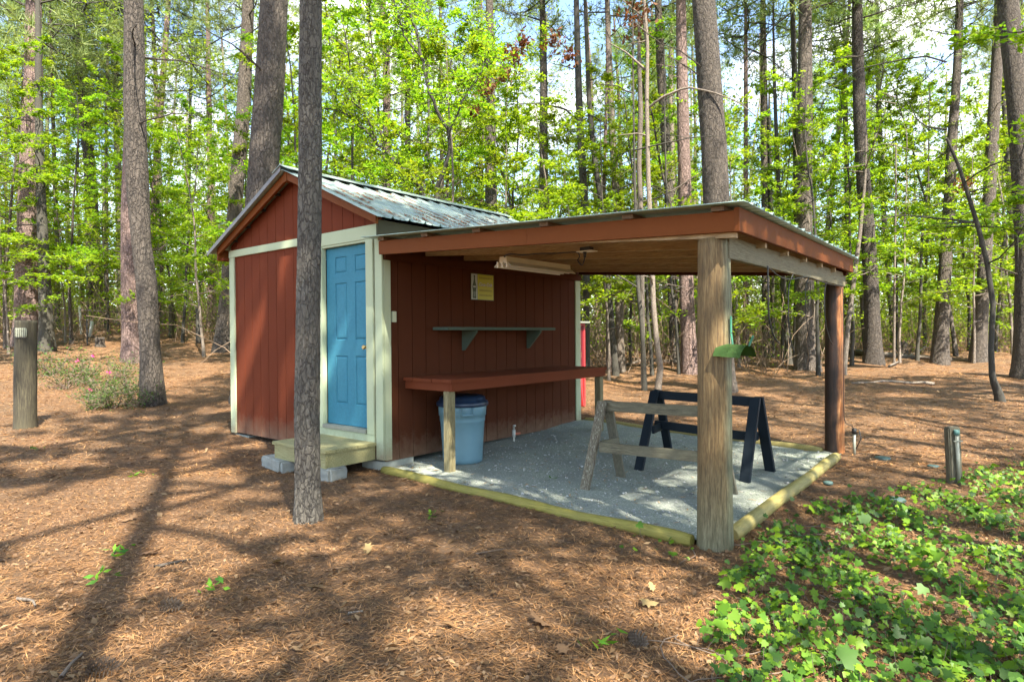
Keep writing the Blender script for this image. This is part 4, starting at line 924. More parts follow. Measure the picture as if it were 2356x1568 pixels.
def pine(name, label, pts, H=20, m='bark_pine', cat='pine tree', group='tall pines in the wood', crown=True, crown_from=10.5, seg=18, plates=0.0, stubs=5, D=None, flare=1.35, base=None, boughs=None, rmin=.35):
    """pts: (u, v, width px) from the base upward in the photograph; continued straight up to height H"""
    global n_unique; n_unique += 1; sd_ = n_unique*13+5; rg = np.random.default_rng(sd_)
    if D is None: q, D = ground(pts[0][0], pts[0][1])
    W3 = [px(u, v, D) for u, v, _ in pts]; rad = [w_*.94*D/CF/2 for _, _, w_ in pts]
    zb = hz(W3[0][0], W3[0][1]); W3 = [np.array(p) for p in W3]
    if abs(W3[0][2]-zb) > .05:                # base hidden: run down to the ground
        d = (W3[0]-W3[1]); d = d/abs(d[2]) if abs(d[2]) > .1 else np.array([0, 0, -1.]); d[2] = -1
        if W3[0][2] > zb: W3.insert(0, W3[0]+d*(W3[0][2]-zb)); rad.insert(0, rad[0]*1.02)
    z_top = W3[-1][2]; zh = zb+H
    if zh > z_top+.5:
        k0 = max(0, len(W3)-3); d = W3[-1]-W3[k0]; d = d/max(d[2], .2); d[:2] = np.clip(d[:2], -.25, .25); n_ = 5
        for i in range(1, n_+1):
            s = (zh-z_top)*i/n_; W3.append(W3[len(W3)-i if False else -1]+np.array([d[0]*.5**i, d[1]*.5**i, 1])*(zh-z_top)/n_)
            rad.append(max(rad[-1]*.80, .02))
    W3 = np.array(W3); rad = np.array(rad); X = np.concatenate([W3, rad[:, None]], 1)
    n_lo = 150 if plates else 40; X = resample(X, n_lo) if not plates else np.concatenate([resample(X[:len(pts)+1], 340), resample(X[len(pts):], 30)[1:]])
    P, r = X[:, :3], X[:, 3].copy()
    hgtf = (P[:, 2]-P[0][2]); r *= 1+(flare-1)*np.exp(-hgtf/(.9*rad[0]*2.2)); P[0][2] -= .12
    root = empty(name, (P[0][0], P[0][1], zb), label, cat, group)
    ex = []
    for s in range(stubs):
        z = zb+rg.uniform(2.2, 9); a = rg.uniform(0, 6.28); p = axis_at(P, z); L_ = rg.uniform(.4, 2.2); B = wander(p, (math.cos(a), math.sin(a), .15), L_, 5, .16, 0, rg); ex.append((B, np.linspace(.02, .006, 6), 4))
        for _ in range(2):
            B2 = wander(B[3], rg.normal(0, 1, 3), L_*.5, 3, .2, 0, rg); ex.append((B2, np.linspace(.008, .003, 4), 3))
    for (bp_, br_) in (boughs or []): ex.append((resample(np.array([px(*q) for q in bp_]), 14), np.linspace(br_, br_*.3, 14), 6))
    bark_trunk('trunk', P, r, MT[m], root, seg, .018, plates, ex, sd_)
    if crown:
        lm, cm = PINES[n_unique % 4]; c = axis_at(P, zb+min(crown_from, H-5)); sc = (zh-c[2])/[8, 9.5, 7, 10][n_unique % 4]*.98
        for nm, me in (('limb', lm), ('crown', cm)):
            o = bpy.data.objects.new(nm, me); COL.objects.link(o); o.parent = root; o.location = Vector(c)-root.location; o.rotation_euler = (0, 0, rg.uniform(0, 6.28)); o.scale = (max(sc, .9), max(sc, .9), sc)
    return root
P_ = pine
P_('tall_pine', 'slender grey pine standing in front of the shed beside the door step', [(710, 1197, 66), (708, 1120, 59), (707, 950, 60), (710, 700, 57), (713, 400, 55), (713, 200, 54), (715, 0, 52), (716, -250, 48)], H=17, m='bark_near', seg=96, plates=.045, stubs=0, crown_from=11, flare=1.12)
P_('tall_pine', 'dark pine left of the shed that leans left, nearest of the left pines', [(352, 930, 54), (345, 800, 44), (337, 650, 46), (325, 560, 42), (316, 420, 50), (309, 200, 47), (307, 0, 42)], H=19, m='bark_pine', seg=64, plates=.035, stubs=4, flare=1.2)
P_('tall_pine', 'pinkish pine right behind the dark leaning pine at left', [(306, 832, 44), (300, 700, 40), (298, 500, 38), (303, 300, 34), (305, 100, 30)], H=21, m='bark_pink', stubs=3)
P_('tall_pine', 'very wide pale pink pine behind the fence post at the left edge', [(64, 795, 56), (64, 640, 50), (68, 500, 50), (72, 350, 46), (76, 200, 40), (78, 0, 32)], H=24, m='bark_pink', seg=24, stubs=14, crown_from=10)
P_('smooth_tree', 'dark smooth trunked tree beside the wide pink pine at left', [(108, 806, 32), (104, 680, 27), (101, 600, 24), (94, 450, 20), (89, 250, 16), (88, 80, 13)], H=14, m='bark_dark', cat='tree', stubs=16, crown=False)
P_('tall_pine', 'distant pale pink pine trunk behind the left rail', [(228, 740, 26), (222, 600, 22), (215, 450, 18), (205, 300, 16), (185, 120, 20), (178, 0, 18)], H=26, m='bark_pink')
P_('tall_pine', 'pine trunk rising just left of the shed roof', [(513, 807, 38), (521, 700, 34), (530, 600, 34), (545, 420, 33), (560, 250, 32), (572, 0, 27)], H=23, stubs=6, flare=1.5)
P_('tall_pine', 'huge scaly pine rising right behind the shed gable', [(585, 800, 80), (593, 600, 76), (604, 420, 70), (616, 250, 70), (632, 0, 64)], H=20, D=11.6, m='bark_pine', seg=60, plates=.02, stubs=2)
P_('tall_pine', 'slim leaning pine trunk against the sky between the left pines', [(355, 480, 15), (362, 330, 16), (375, 180, 14), (388, 0, 11)], D=30, H=26, m='bark_pink')
P_('tall_pine', 'grey forked trunk far behind between the wide pink pine and the left pines', [(205, 520, 16), (203, 400, 17), (190, 260, 14), (176, 60, 12)], D=31, H=25)
P_('tall_pine', 'pine trunk directly behind the middle of the shed roof', [(1132, 600, 34), (1130, 480, 30), (1128, 300, 26), (1128, 150, 22), (1126, 0, 18)], D=17, H=20)
P_('tall_pine', 'straight dark pine trunk behind the right end of the shed roof', [(1250, 600, 24), (1251, 400, 22), (1251, 200, 19), (1248, 0, 14)], D=20, H=21, m='bark_pine', stubs=3)
P_('broadleaf_tree', 'mossy forked tree trunk rising above the canopy roof left part', [(1350, 860, 15), (1349, 600, 17), (1345, 470, 19), (1335, 300, 18), (1328, 100, 15), (1326, 0, 13)], H=15, m='bark_dark', cat='tree', crown=False, stubs=5, boughs=[([(1342, 400, 17.4), (1400, 370, 17.2), (1450, 345, 17.0), (1475, 345, 17)], .035), ([(1338, 320, 17.4), (1330, 280, 17.5), (1300, 250, 17.7), (1240, 238, 17.9), (1170, 240, 18)], .04)])
P_('tall_pine', 'thin leaning dark trunk right of the mossy forked tree', [(1395, 600, 15), (1385, 480, 13), (1370, 380, 13), (1356, 250, 12), (1350, 100, 10)], D=18, H=16, m='bark_dark', crown=False)
P_('tall_pine', 'thin dark trunk above the shed roof against bright leaves', [(938, 600, 16), (937, 400, 15), (938, 200, 13), (938, 0, 10)], D=23, H=20, m='bark_pine')
P_('tall_pine', 'pale tan pine trunk behind bright leaves above the shed', [(890, 600, 20), (890, 300, 18), (888, 100, 18), (880, 0, 16)], D=30, H=25, m='bark_pink')
P_('tall_pine', 'big pine trunk above the canopy roof with broken branch scar', [(1652, 760, 66), (1648, 470, 62), (1642, 330, 60), (1630, 150, 57), (1618, 0, 54)], D=13.5, H=18, m='bark_pine', seg=56, plates=.018, stubs=3)
P_('tall_pine', 'broad pine between the canopy posts right behind the far beam', [(1858, 850, 48), (1852, 700, 42), (1849, 500, 38), (1851, 300, 37), (1853, 0, 28)], H=21, m='bark_pine', seg=40, plates=.02, flare=1.4)
P_('smooth_tree', 'slender dark tree left of the broad pine above the canopy', [(1838, 700, 12), (1834, 480, 17), (1832, 300, 16), (1826, 100, 12), (1822, 0, 10)], D=19.5, H=16, m='bark_dark', cat='tree', crown=False)
P_('tall_pine', 'dark curved pine just right of the canopy end fascia', [(2010, 837, 40), (2006, 700, 34), (1998, 560, 33), (1987, 420, 31), (1978, 280, 29), (1974, 130, 26), (1972, 0, 22)], H=21, m='bark_pine', seg=36, plates=.015, flare=1.3)
P_('tall_pine', 'dark straight pine halfway between the canopy and the right edge', [(2162, 838, 36), (2172, 650, 28), (2184, 480, 26), (2190, 330, 22), (2203, 150, 18), (2208, 0, 16)], H=21, m='bark_pine', flare=1.3, stubs=9)
P_('tall_pine', 'two toned leaning pine behind the crooked sapling', [(2250, 832, 34), (2262, 650, 28), (2276, 450, 27), (2287, 250, 25), (2297, 100, 24), (2300, 0, 22)], H=22, m='bark_pine', flare=1.3)
P_('tall_pine', 'big dark leaning pine cut by the right edge of the view', [(2362, 868, 52), (2362, 600, 46), (2352, 400, 42), (2338, 200, 44), (2318, 0, 44)], H=19, m='bark_pine', seg=40, plates=.015)
P_('crooked_sapling', 'crooked dark sapling with bent foot at the right edge', [(2304, 922, 20), (2283, 868, 14), (2280, 800, 12), (2285, 700, 12), (2270, 600, 11), (2250, 520, 10), (2225, 440, 9), (2205, 380, 8), (2178, 318, 6)], H=4.2, m='bark_dark', cat='sapling', crown=False, stubs=8)
P_('smooth_tree', 'thin bluish trunk behind the pines at upper right', [(2335, 620, 14), (2322, 450, 13), (2312, 260, 12), (2306, 120, 11)], D=28, H=20, m='bark_dark', cat='tree', crown=False)
P_('tall_pine', 'pink pine trunk seen between the near post and the far cables', [(1716, 832, 15), (1716, 640, 13), (1716, 400, 11), (1716, 200, 10)], H=20, m='bark_pink')
P_('tall_pine', 'wide purple grey trunk between the posts left of the twin dark trunks', [(1765, 822, 24), (1762, 600, 20), (1760, 350, 18), (1756, 100, 15)], H=22, m='bark_pine')
P_('sapling', 'thin dark straight sapling between the hanging cables', [(1779, 823, 9), (1778, 650, 8), (1774, 450, 8), (1770, 250, 6)], H=11, m='bark_dark', cat='sapling', crown=False)
P_('sapling', 'left one of the twin dark trunks left of the broad pine', [(1816, 838, 14), (1806, 700, 13), (1800, 600, 12), (1790, 400, 10), (1782, 200, 8)], H=13, m='bark_dark', cat='sapling', crown=False)
P_('sapling', 'right one of the twin dark trunks left of the broad pine', [(1830, 838, 13), (1832, 700, 12), (1836, 560, 10), (1841, 350, 8)], H=12, m='bark_dark', cat='sapling', crown=False)
P_('sapling', 'leaning grey sapling right beside the far dark post', [(1941, 862, 12), (1952, 740, 11), (1965, 640, 11), (1978, 540, 9), (1990, 420, 6)], H=6.5, m='bark_tan', cat='sapling', crown=False, stubs=8)
P_('sapling', 'very thin straight sapling behind the fallen log right of the canopy', [(2057, 840, 6), (2058, 640, 5), (2061, 450, 4)], H=7, m='bark_tan', cat='sapling', crown=False, stubs=8)
P_('birch', 'pale pinkish crooked trunk behind the workbench', [(1402, 854, 15), (1400, 760, 12), (1396, 680, 12), (1388, 600, 11), (1390, 420, 9), (1396, 200, 7)], H=12, m='bark_pink', cat='tree', crown=False)
P_('sapling', 'dark crooked sapling under the canopy left of the black sawhorse', [(1483, 899, 13), (1481, 820, 11), (1476, 740, 11), (1468, 660, 10), (1465, 560, 8)], H=9, m='bark_dark', cat='sapling', crown=False, stubs=7)
P_('sapling', 'wavy dark trunk behind the black sawhorse', [(1512, 900, 15), (1520, 850, 15), (1510, 780, 13), (1503, 700, 13), (1500, 600, 12), (1492, 420, 11), (1488, 240, 10), (1490, 100, 8), (1482, 0, 7)], H=10, m='bark_tan', cat='tree', crown=False, boughs=[([(1490, 250, 13.86), (1520, 225, 13.7), (1580, 200, 13.5), (1640, 212, 13.2), (1700, 235, 13.0), (1740, 268, 13)], .03), ([(1490, 165, 13.86), (1440, 120, 13.8), (1400, 98, 13.8)], .03), ([(1490, 132, 13.86), (1480, 40, 13.9), (1420, -10, 13.8)], .03)])
P_('sapling', 'pale patchy dead trunk beside the wavy trunk', [(1478, 700, 11), (1476, 520, 12), (1470, 380, 12), (1474, 260, 12), (1470, 120, 9)], D=15, H=9, m='bark_tan', cat='tree', crown=False)
P_('sapling', 'thin straight trunk left of the near log post', [(1562, 860, 8), (1556, 760, 7), (1545, 660, 7), (1535, 480, 6)], H=9, m='bark_dark', cat='sapling', crown=False)
P_('tall_pine', 'scaly pine trunk just left of the near log post', [(1587, 860, 38), (1580, 700, 35), (1576, 470, 32), (1572, 300, 29), (1568, 100, 26)], H=21, m='bark_pink', seg=30, flare=1.25)
P_('tall_pine', 'leaning grey pine above the middle of the canopy roof', [(1545, 620, 22), (1538, 430, 22), (1528, 260, 23), (1520, 150, 22), (1514, 0, 16)], D=21, H=22, m='bark_pine')
P_('tall_pine', 'narrow brown trunk wrapped in vines above the canopy', [(1425, 700, 20), (1420, 480, 18), (1408, 300, 17), (1400, 100, 14)], D=19, H=20, m='bark_tan', crown=True)
P_('tall_pine', 'trunk at the far right side behind the big leaning pine', [(2352, 700, 16), (2350, 300, 16), (2346, 0, 14)], D=24, H=22, m='bark_dark')
P_('tall_pine', 'pine trunk half hidden left of the dark curved pine', [(1955, 640, 13), (1950, 480, 12), (1944, 200, 10)], D=27, H=23, m='bark_pine')
P_('tall_pine', 'slim trunk beyond the leaves between the right pines', [(2045, 640, 12), (2030, 450, 12), (2022, 250, 12), (2018, 60, 10)], D=30, H=25, m='bark_dark')
P_('tall_pine', 'pale leaning trunk in the bright leaves above the canopy end', [(1905, 520, 12), (1920, 380, 12), (1935, 250, 11), (1948, 120, 8)], D=26, H=22, m='bark_tan')
P_('tall_pine', 'pinkish trunk deep in the wood left of the shed eave', [(488, 760, 22), (487, 600, 18), (484, 420, 14), (480, 200, 12)], D=31, H=25, m='bark_pink')

# --- understorey broadleaf trees (shared meshes, one object tree each)
BL = []
specs = [dict(H=8.5, r0=.055, z0=1.7, nb=20, bl=2.3), dict(H=7.0, r0=.045, z0=1.2, nb=18, bl=2.0), dict(H=10.5, r0=.075, z0=2.6, nb=24, bl=2.6),
         dict(H=6.0, r0=.035, z0=.9, nb=16, bl=1.7, nleaf=54), dict(H=9.5, r0=.06, z0=2.0, nb=22, bl=2.5, size=.13), dict(H=4.0, r0=.025, z0=.5, nb=14, bl=1.2, nleaf=34),
         dict(H=12.5, r0=.09, z0=3.6, nb=26, bl=3.0, nleaf=52, size=.12), dict(H=7.5, r0=.04, z0=1.5, nb=18, bl=1.9, bare=.75, nleaf=12), dict(H=13, r0=.10, z0=4.2, nb=24, bl=3.1, nleaf=24, size=.11),
         dict(H=19, r0=.17, z0=10.5, nb=30, bl=3.9, nleaf=52, size=.16, lean=.2)]
for i, sp in enumerate(specs):
    a_, b_ = broadleaf(200+i*7, **sp); a_.materials.append(MT[['bark_dark', 'bark_tan', 'bark_pine', 'bark_tan', 'bark_dark', 'bark_dark', 'bark_pine', 'bark_tan', 'bark_pine', 'bark_pine'][i]]); b_.materials.append(MT['leaf_deep' if i in (5,) else 'leaf']); BL.append((a_, b_))
placed = []
def where_words(x, y):
    u, v, D = proj((x, y, 1.0))
    if D < 0: return 'behind the viewer'
    return ('off the left edge' if u < 0 else 'at far left' if u < 200 else 'behind the left pines' if u < 400 else 'left of the shed' if u < 560 else 'behind the shed gable' if u < 800 else 'behind the shed roof' if u < 1180 else 'behind the canopy roof' if u < 1400 else 'above the canopy middle' if u < 1640 else 'between the canopy posts' if u < 1800 else 'above the canopy end' if u < 1960 else 'right of the canopy' if u < 2160 else 'near the right edge' if u < 2356 else 'off the right edge')+(', nearest rank' if D < 16 else ', near rank' if D < 19 else ', middle rank' if D < 23 else ', back rank' if D < 28 else ', deep in wood' if D < 36 else ', deepest in wood')
def put_broadleaf(i, x, y, s=1.0, rz=None, label=None):
    rz = rng.uniform(0, 6.28) if rz is None else rz; z = hz(x, y)
    kind = ['bright green leafy tree', 'slim bright green leafy tree', 'tall bright green leafy tree', 'small bright green understorey tree', 'spreading bright green leafy tree', 'low deep green leafy shrub tree', 'high crowned bright green tree', 'nearly bare tan sapling', 'tall open crowned tree', 'very tall high crowned tree'][i]
    e = empty('leafy_tree' if i != 5 else 'leafy_shrub', (x, y, z), label or f'{kind} {where_words(x, y)}', 'tree' if i != 5 else 'shrub', f'leafy trees {where_words(x, y)}')
    e.rotation_euler = (0, 0, rz); e.scale = (s, s, s)
    for nm, me in (('trunk', BL[i][0]), ('crown', BL[i][1])):
        o = bpy.data.objects.new(nm, me); COL.objects.link(o); o.parent = e
    placed.append((x, y)); return e
def polar(u, D): q = px(u, 784, D); return q[0], q[1]
# the ones that stand out right behind the shed and canopy
for (u, D, i, s) in ((770, 15.0, 4, 1.0), (850, 13.6, 0, .95), (960, 14.2, 4, 1.0), (1060, 13.4, 1, 1.05), (1010, 17, 2, 1.0), (690, 19, 4, 1.0), (1190, 16.5, 0, 1.0), (880, 18.5, 6, .9), (1240, 22, 2, 1), (760, 24, 6, 1),
                     (1330, 18.5, 1, 1.1), (1450, 20.5, 4, .9), (1560, 24, 0, 1.1), (1700, 19, 3, 1.3), (1760, 25, 4, 1), (1930, 22, 0, 1.1), (2060, 24, 4, 1.05), (2130, 27, 6, .9), (2230, 25, 0, 1.2), (2330, 22, 1, 1.2),
                     (470, 20, 1, 1.1), (420, 24, 4, 1), (540, 26, 0, 1.2), (360, 27, 6, .9), (250, 27, 0, 1.0), (150, 24, 1, 1.0), (60, 28, 4, 1), (20, 20, 3, 1.2), (-60, 17, 4, 1.0), (190, 32, 6, 1), (450, 33, 2, 1.1),
                     (1290, 15.5, 1, 1.0), (1400, 16.5, 3, 1.2), (1500, 17.5, 4, .9), (1610, 19, 2, .95), (1680, 16, 3, 1.2), (1800, 21.5, 0, 1.1), (1885, 18.5, 1, 1.1), (1960, 19.5, 4, .95), (2110, 21, 4, 1.0), (2200, 22, 2, 1.0), (2290, 24, 4, 1.1), (2070, 20.5, 3, 1.3), (2240, 20.5, 3, 1.2), (1150, 15.2, 3, 1.2), (1960, 25, 6, 1.0), (330, 23, 3, 1.3), (540, 22, 3, 1.2)):
    x, y = polar(u, D); put_broadleaf(i, x, y, s)
# scattered fill
def ok(x, y, dmin):
    u, v, D = proj((x, y, 1.0))
    if D < 13.5 and -400 < u < 2750: return False
    if u < 620 and D < 21: return False
    if u > 1900 and D < 19.5: return False
    return all((x-a)**2+(y-b)**2 > dmin*dmin for a, b in placed)
cnt = 0; tries = 0
while cnt < 165 and tries < 9000:
    tries += 1; u = rng.uniform(-700, 3100); D = 14+34*rng.uniform()**.75; x, y = polar(u, D)
    if ok(x, y, 1.35):
        put_broadleaf(int(rng.choice([0, 1, 2, 3, 4, 5, 6, 7], p=[.15, .13, .14, .14, .15, .11, .10, .08])), x, y, rng.uniform(.8, 1.2)); cnt += 1
# --- fill pines sharing three trunk meshes
TR = []
for i in range(4):
    rg = np.random.default_rng(900+i); H = [21, 23, 19, 22][i]; Pt = wander((0, 0, -.2), (rg.normal(0, .03), rg.normal(0, .03), 1), H, 24, .012, .02, rg); r0 = [.17, .22, .11, .14][i]
    e0 = type('o', (), {'location': (0, 0, 0)})
    k = len(Pt); T = Tubes(); T.add(Pt, np.linspace(r0, r0*.3, k)*(1+.3*np.exp(-(Pt[:, 2]+.2)/.4)), 14)
    for s in range(9):
        z = rg.uniform(2, 10); a = rg.uniform(0, 6.28); B = wander(axis_at(Pt, z), (math.cos(a), math.sin(a), .15), rg.uniform(.4, 2), 5, .16, 0, rg); T.add(B, np.linspace(.02, .005, 6), 4)
    me = T.mesh('trunk'); me.materials.append(MT[['bark_tan', 'bark_pink', 'bark_pine', 'bark_tan'][i]]); TR.append((me, Pt, H))
def put_pine(i, x, y, s=1.0, label=None, cz=None):
    z = hz(x, y); me, Pt, H = TR[i]; kind = ['brown grey pine', 'wide pinkish pine', 'slim brown pine', 'tan pine'][i]
    e = empty('pine_tree', (x, y, z), label or f'{kind} {where_words(x, y)}', 'pine tree', f'pines {where_words(x, y)}'); e.rotation_euler = (0, 0, rng.uniform(0, 6.28)); e.scale = (s, s, s)
    o = bpy.data.objects.new('trunk', me); COL.objects.link(o); o.parent = e
    j = int(rng.integers(0, 4)); hc = [8, 9.5, 7, 10][j]; c = axis_at(Pt, H-hc*.97) if cz is None else axis_at(Pt, cz)
    for nm, m2 in (('limb', PINES[j][0]), ('crown', PINES[j][1])):
        o = bpy.data.objects.new(nm, m2); COL.objects.link(o); o.parent = e; o.location = c; o.rotation_euler = (0, 0, rng.uniform(0, 6.28)); o.scale = (1.15, 1.15, 1)
    placed.append((x, y)); return e
cnt = 0; tries = 0
while cnt < 62 and tries < 5000:
    tries += 1; u = rng.uniform(-700, 3100); D = 21+30*rng.uniform()**.8; x, y = polar(u, D)
    if ok(x, y, 1.5): put_pine(int(rng.choice([0, 1, 2, 3], p=[.3, .15, .35, .2])), x, y, rng.uniform(.85, 1.15), cz=rng.choice([9, 11, 13])); cnt += 1


# x, y, kind, scale of trees that stand outside the frame to the right and behind the viewer
SHADE_LIST = [(6.9, .6, 8, 1.3), (9.4, -2.2, 8, 1.35), (7.2, 5.2, 8, 1.2), (10.6, 1.8, 8, 1.4), (5.4, -10.0, 8, 1.3), (9.2, 8.5, 8, 1.3), (1.5, -9.0, 8, 1.2), (6.6, 11.5, 4, 1.3), (8.24, -6.17, 9, 1.2),
 (7.6, -1.0, 10, .9), (7.1, -1.5, 8, 1.2), (11.6, -5.4, 8, 1.5), (13.5, -2.0, 11, .95), (9.0, -10.5, 10, .95), (-3.5, -8.5, 12, .9), (12.5, 5.5, 12, 1.0), (-9, -8, 6, 1.2), (15, 9, 6, 1.4), (15, -9, 6, 1.4)]
# --- trees outside the view on the sun's side: their crowns dapple the yard
SD = np.array([SUN_DIR[0], SUN_DIR[1]])/np.hypot(*SUN_DIR)
for k_, (x, y, kind, s, *cz_) in enumerate(SHADE_LIST):
    lb = 'shade tree outside the view '+('behind the viewer' if proj((x, y, 1))[2] < 0 else 'right of the frame')+(' with wide crown' if kind < 10 else ' with needle crown')
    if kind == 9:      # aim the shadow of this trunk along the left of the yard
        V_ = np.array([v.co[:] for v in BL[9][0].vertices if abs(v.co.z-9.6/s) < .8 and math.hypot(v.co.x, v.co.y) < 1.6])*s; x -= V_[:, 0].mean(); y -= V_[:, 1].mean()
        put_broadleaf(9, x, y, s, 0.0, label='leafy '+lb); continue
    if kind < 10: put_broadleaf(kind, x, y, s, label='leafy '+lb)
    else: put_pine(kind-10, x, y, s, label='pine '+lb, cz=cz_[0] if cz_ else None)

# --- azaleas by the left fence post
def shrub(seed, r_, h_, nleaf, size=.050):
    rg = np.random.default_rng(seed); T = Tubes(); L_ = []
    for b in range(15):
        a = rg.uniform(0, 6.28); B = wander((rg.normal(0, .05), rg.normal(0, .05), 0), (math.cos(a)*.8, math.sin(a)*.8, rg.uniform(.5, 1.3)), h_*rg.uniform(.7, 1.3), 5, .2, 0, rg)*[r_/h_, r_/h_, 1]; T.add(B, np.linspace(.008, .003, 6), 4)
        for q in range(5):
            c = B[rg.integers(2, 6)]; S = wander(c, rg.normal(0, 1, 3)+[0, 0, .3], .22, 2, .2, 0, rg); T.add(S, np.linspace(.004, .002, 3), 3); L_.append(S[rg.integers(0, 3, nleaf)]+rg.normal(0, .045, (nleaf, 3)))
    Q = leaf_quads(np.concatenate(L_), size, .45, rg); return T.mesh('stem'), npmesh('foliage', Q.reshape(-1, 3), np.arange(4*len(Q)).reshape(-1, 4))
SHB = []
for i in range(3):
    a_, b_ = shrub(70+i, [.7, .55, .6][i], [.55, .45, .4][i], [11, 8, 10][i]); a_.materials.append(MT['twig']); b_.materials.append(MT['azalea']); SHB.append((a_, b_))
for (u, v, i, s, lb, fl) in ((150, 895, 0, 1.1, 'leafy azalea beside the left fence post', 0), (190, 880, 1, 1.2, 'azalea with pink flowers right of the fence post', 2), (240, 915, 2, 1.2, 'azalea in the middle of the low bed', 1), (262, 938, 2, 1.0, 'low dark azalea at the front of the bed left of the pine', 0),
                           (300, 905, 1, 1.2, 'dark leaved azalea next to the leaning pine', 0), (120, 860, 1, 1.3, 'bright leaved azalea just behind the fence post', 0), (325, 935, 2, .9, 'small azalea at the foot of the leaning pine', 0), (215, 940, 2, .8, 'sparse azalea at the front left of the bed', 1), (275, 870, 0, .9, 'azalea at the back of the bed below the pink pine', 0),
                           (1412, 760, 1, .01, '', -1)):
    if fl < 0: continue
    q, D = ground(u, v); e = empty('azalea', tuple(q), lb, 'shrub', 'azaleas in the bed left of the shed'); e.rotation_euler = (0, 0, u*.37); e.scale = (s, s, s)
    for nm, me in (('stem', SHB[i][0]), ('foliage', SHB[i][1])):
        o = bpy.data.objects.new(nm, me); COL.objects.link(o); o.parent = e
    for k in range(fl):
        rg = np.random.default_rng(u+k); c = np.array([rg.normal(0, .25), rg.normal(0, .25), .42+.1*k]); Q = leaf_quads(c+rg.normal(0, .015, (14, 3)), .035, .2, rg, .8)
        o = link('flower', npmesh('flower', Q.reshape(-1, 3), np.arange(56).reshape(-1, 4)), e, MT['pink'])
# --- brush: dead vines, canes and low leaves between the trunks
def brush():
    T = Tubes(); rg = np.random.default_rng(33); nb = 0
    while nb < 5200:
        u = rg.uniform(-600, 3000); D = 18+24*rg.uniform()**1.1
        if u < 560 and D < 24: continue
        if u > 1900 and D < 23: continue
        x, y = polar(u, D); z = hz(x, y); h_ = rg.gamma(2.4, .9)+.4; lean = rg.normal(0, .35, 2)
        B = wander((x, y, z-.03), (lean[0], lean[1], 1), h_, 6, .20, rg.choice([-.10, .02, .03]), rg); T.add(B, np.linspace(.012, .005, 7)*rg.uniform(.6, 1.4), 3); nb += 1
    tag(link('brush', T.mesh('brush'), None, MT['vine']), 'dense tangle of dead tan vines and canes between the trees', 'brush', None, 'stuff')
    n_ = 60000; u = rg.uniform(-600, 3000, n_); D = 19+27*rg.uniform(0, 1, n_)**.9; P = CC+(FW+RT*((u-CW/2)/CF)[:, None])*D[:, None]; cl = np.sin(P[:, 0]*.9)*np.sin(P[:, 1]*.8)+rg.normal(0, .4, n_)
    kp = (cl > -.2) & ~((u < 560) & (D < 25)) & ~((u > 1900) & (D < 23.5)); P = P[kp]; P[:, 2] = hgt(P[:, 0], P[:, 1])+rg.gamma(1.8, .95, len(P))
    c = np.repeat(P, 3, 0)+rg.normal(0, .09, (len(P)*3, 3)); Q = leaf_quads(c, .10, .55, rg)
    tag(quads_mesh('undergrowth', Q, MT['leaf']), 'bright low undergrowth leaves between the trunks', 'undergrowth', None, 'stuff')
brush()
# --- the far wood: one mass of foliage and stems beyond the trees one can tell apart
def farwood():
    rg = np.random.default_rng(44); T = Tubes()
    for k in range(150):
        u = rg.uniform(-900, 3300); D = rg.uniform(46, 75); x, y = polar(u, D); z = hz(x, y); H = rg.uniform(14, 26)
        B = wander((x, y, z-.3), (rg.normal(0, .04), rg.normal(0, .04), 1), H, 8, .02, .03, rg); T.add(B, np.linspace(.2, .06, 9)*rg.uniform(.5, 1.1), 6)
    tag(link('distant_stems', T.mesh('distant_stems'), None, MT['bark_tan']), 'many thin pale stems of the far wood behind the trees', 'distant trees', None, 'stuff')
    n_ = 260000; u = rg.uniform(-900, 3300, n_); D = rg.uniform(46, 78, n_); P = CC+(FW+RT*((u-CW/2)/CF)[:, None])*D[:, None]
    zz = 19*rg.beta(.9, 1.8, n_); cl = np.sin(P[:, 0]*.33+zz*.4)*np.sin(P[:, 1]*.29+zz*.5)+.5*np.sin(P[:, 0]*.9+zz)*np.sin(P[:, 1]*.8)
    kp = cl+rg.normal(0, .25, n_)-.04*zz > -.35; P = P[kp]; P[:, 2] = hgt(P[:, 0], P[:, 1])+zz[kp]
    c = np.repeat(P, 2, 0)+rg.normal(0, .25, (len(P)*2, 3)); Q = leaf_quads(c, .30, .4, rg, .6)
    tag(quads_mesh('distant_foliage', Q, MT['leaf']), 'pale green mass of far leaves closing the view behind the wood', 'distant foliage', None, 'stuff')
farwood()
def midfoliage():
    rg = np.random.default_rng(45); n_ = 300000; u = rg.uniform(-700, 3100, n_); D = 22+24*rg.uniform(0, 1, n_)**.75; P = CC+(FW+RT*((u-CW/2)/CF)[:, None])*D[:, None]
    zz = 18*rg.beta(1.1, 1.6, n_); cl = np.sin(P[:, 0]*.55+zz*.7)*np.sin(P[:, 1]*.5+zz*.8)+.6*np.sin(P[:, 0]*1.5+zz*1.2)*np.sin(P[:, 1]*1.3-zz)
    kp = (cl+rg.normal(0, .22, n_)-.05*zz > -.25) & ~((u < 560) & (D < 27) & (zz < 3)); P = P[kp]; P[:, 2] = hgt(P[:, 0], P[:, 1])+zz[kp]
    c = np.repeat(P, 3, 0)+rg.normal(0, .16, (len(P)*3, 3)); Q = leaf_quads(c, .145, .55, rg, .5)
    tag(quads_mesh('background_foliage', Q, MT['leaf']), 'hazy yellow green spring leaves filling the gaps between far trunks', 'foliage', None, 'stuff')
midfoliage()

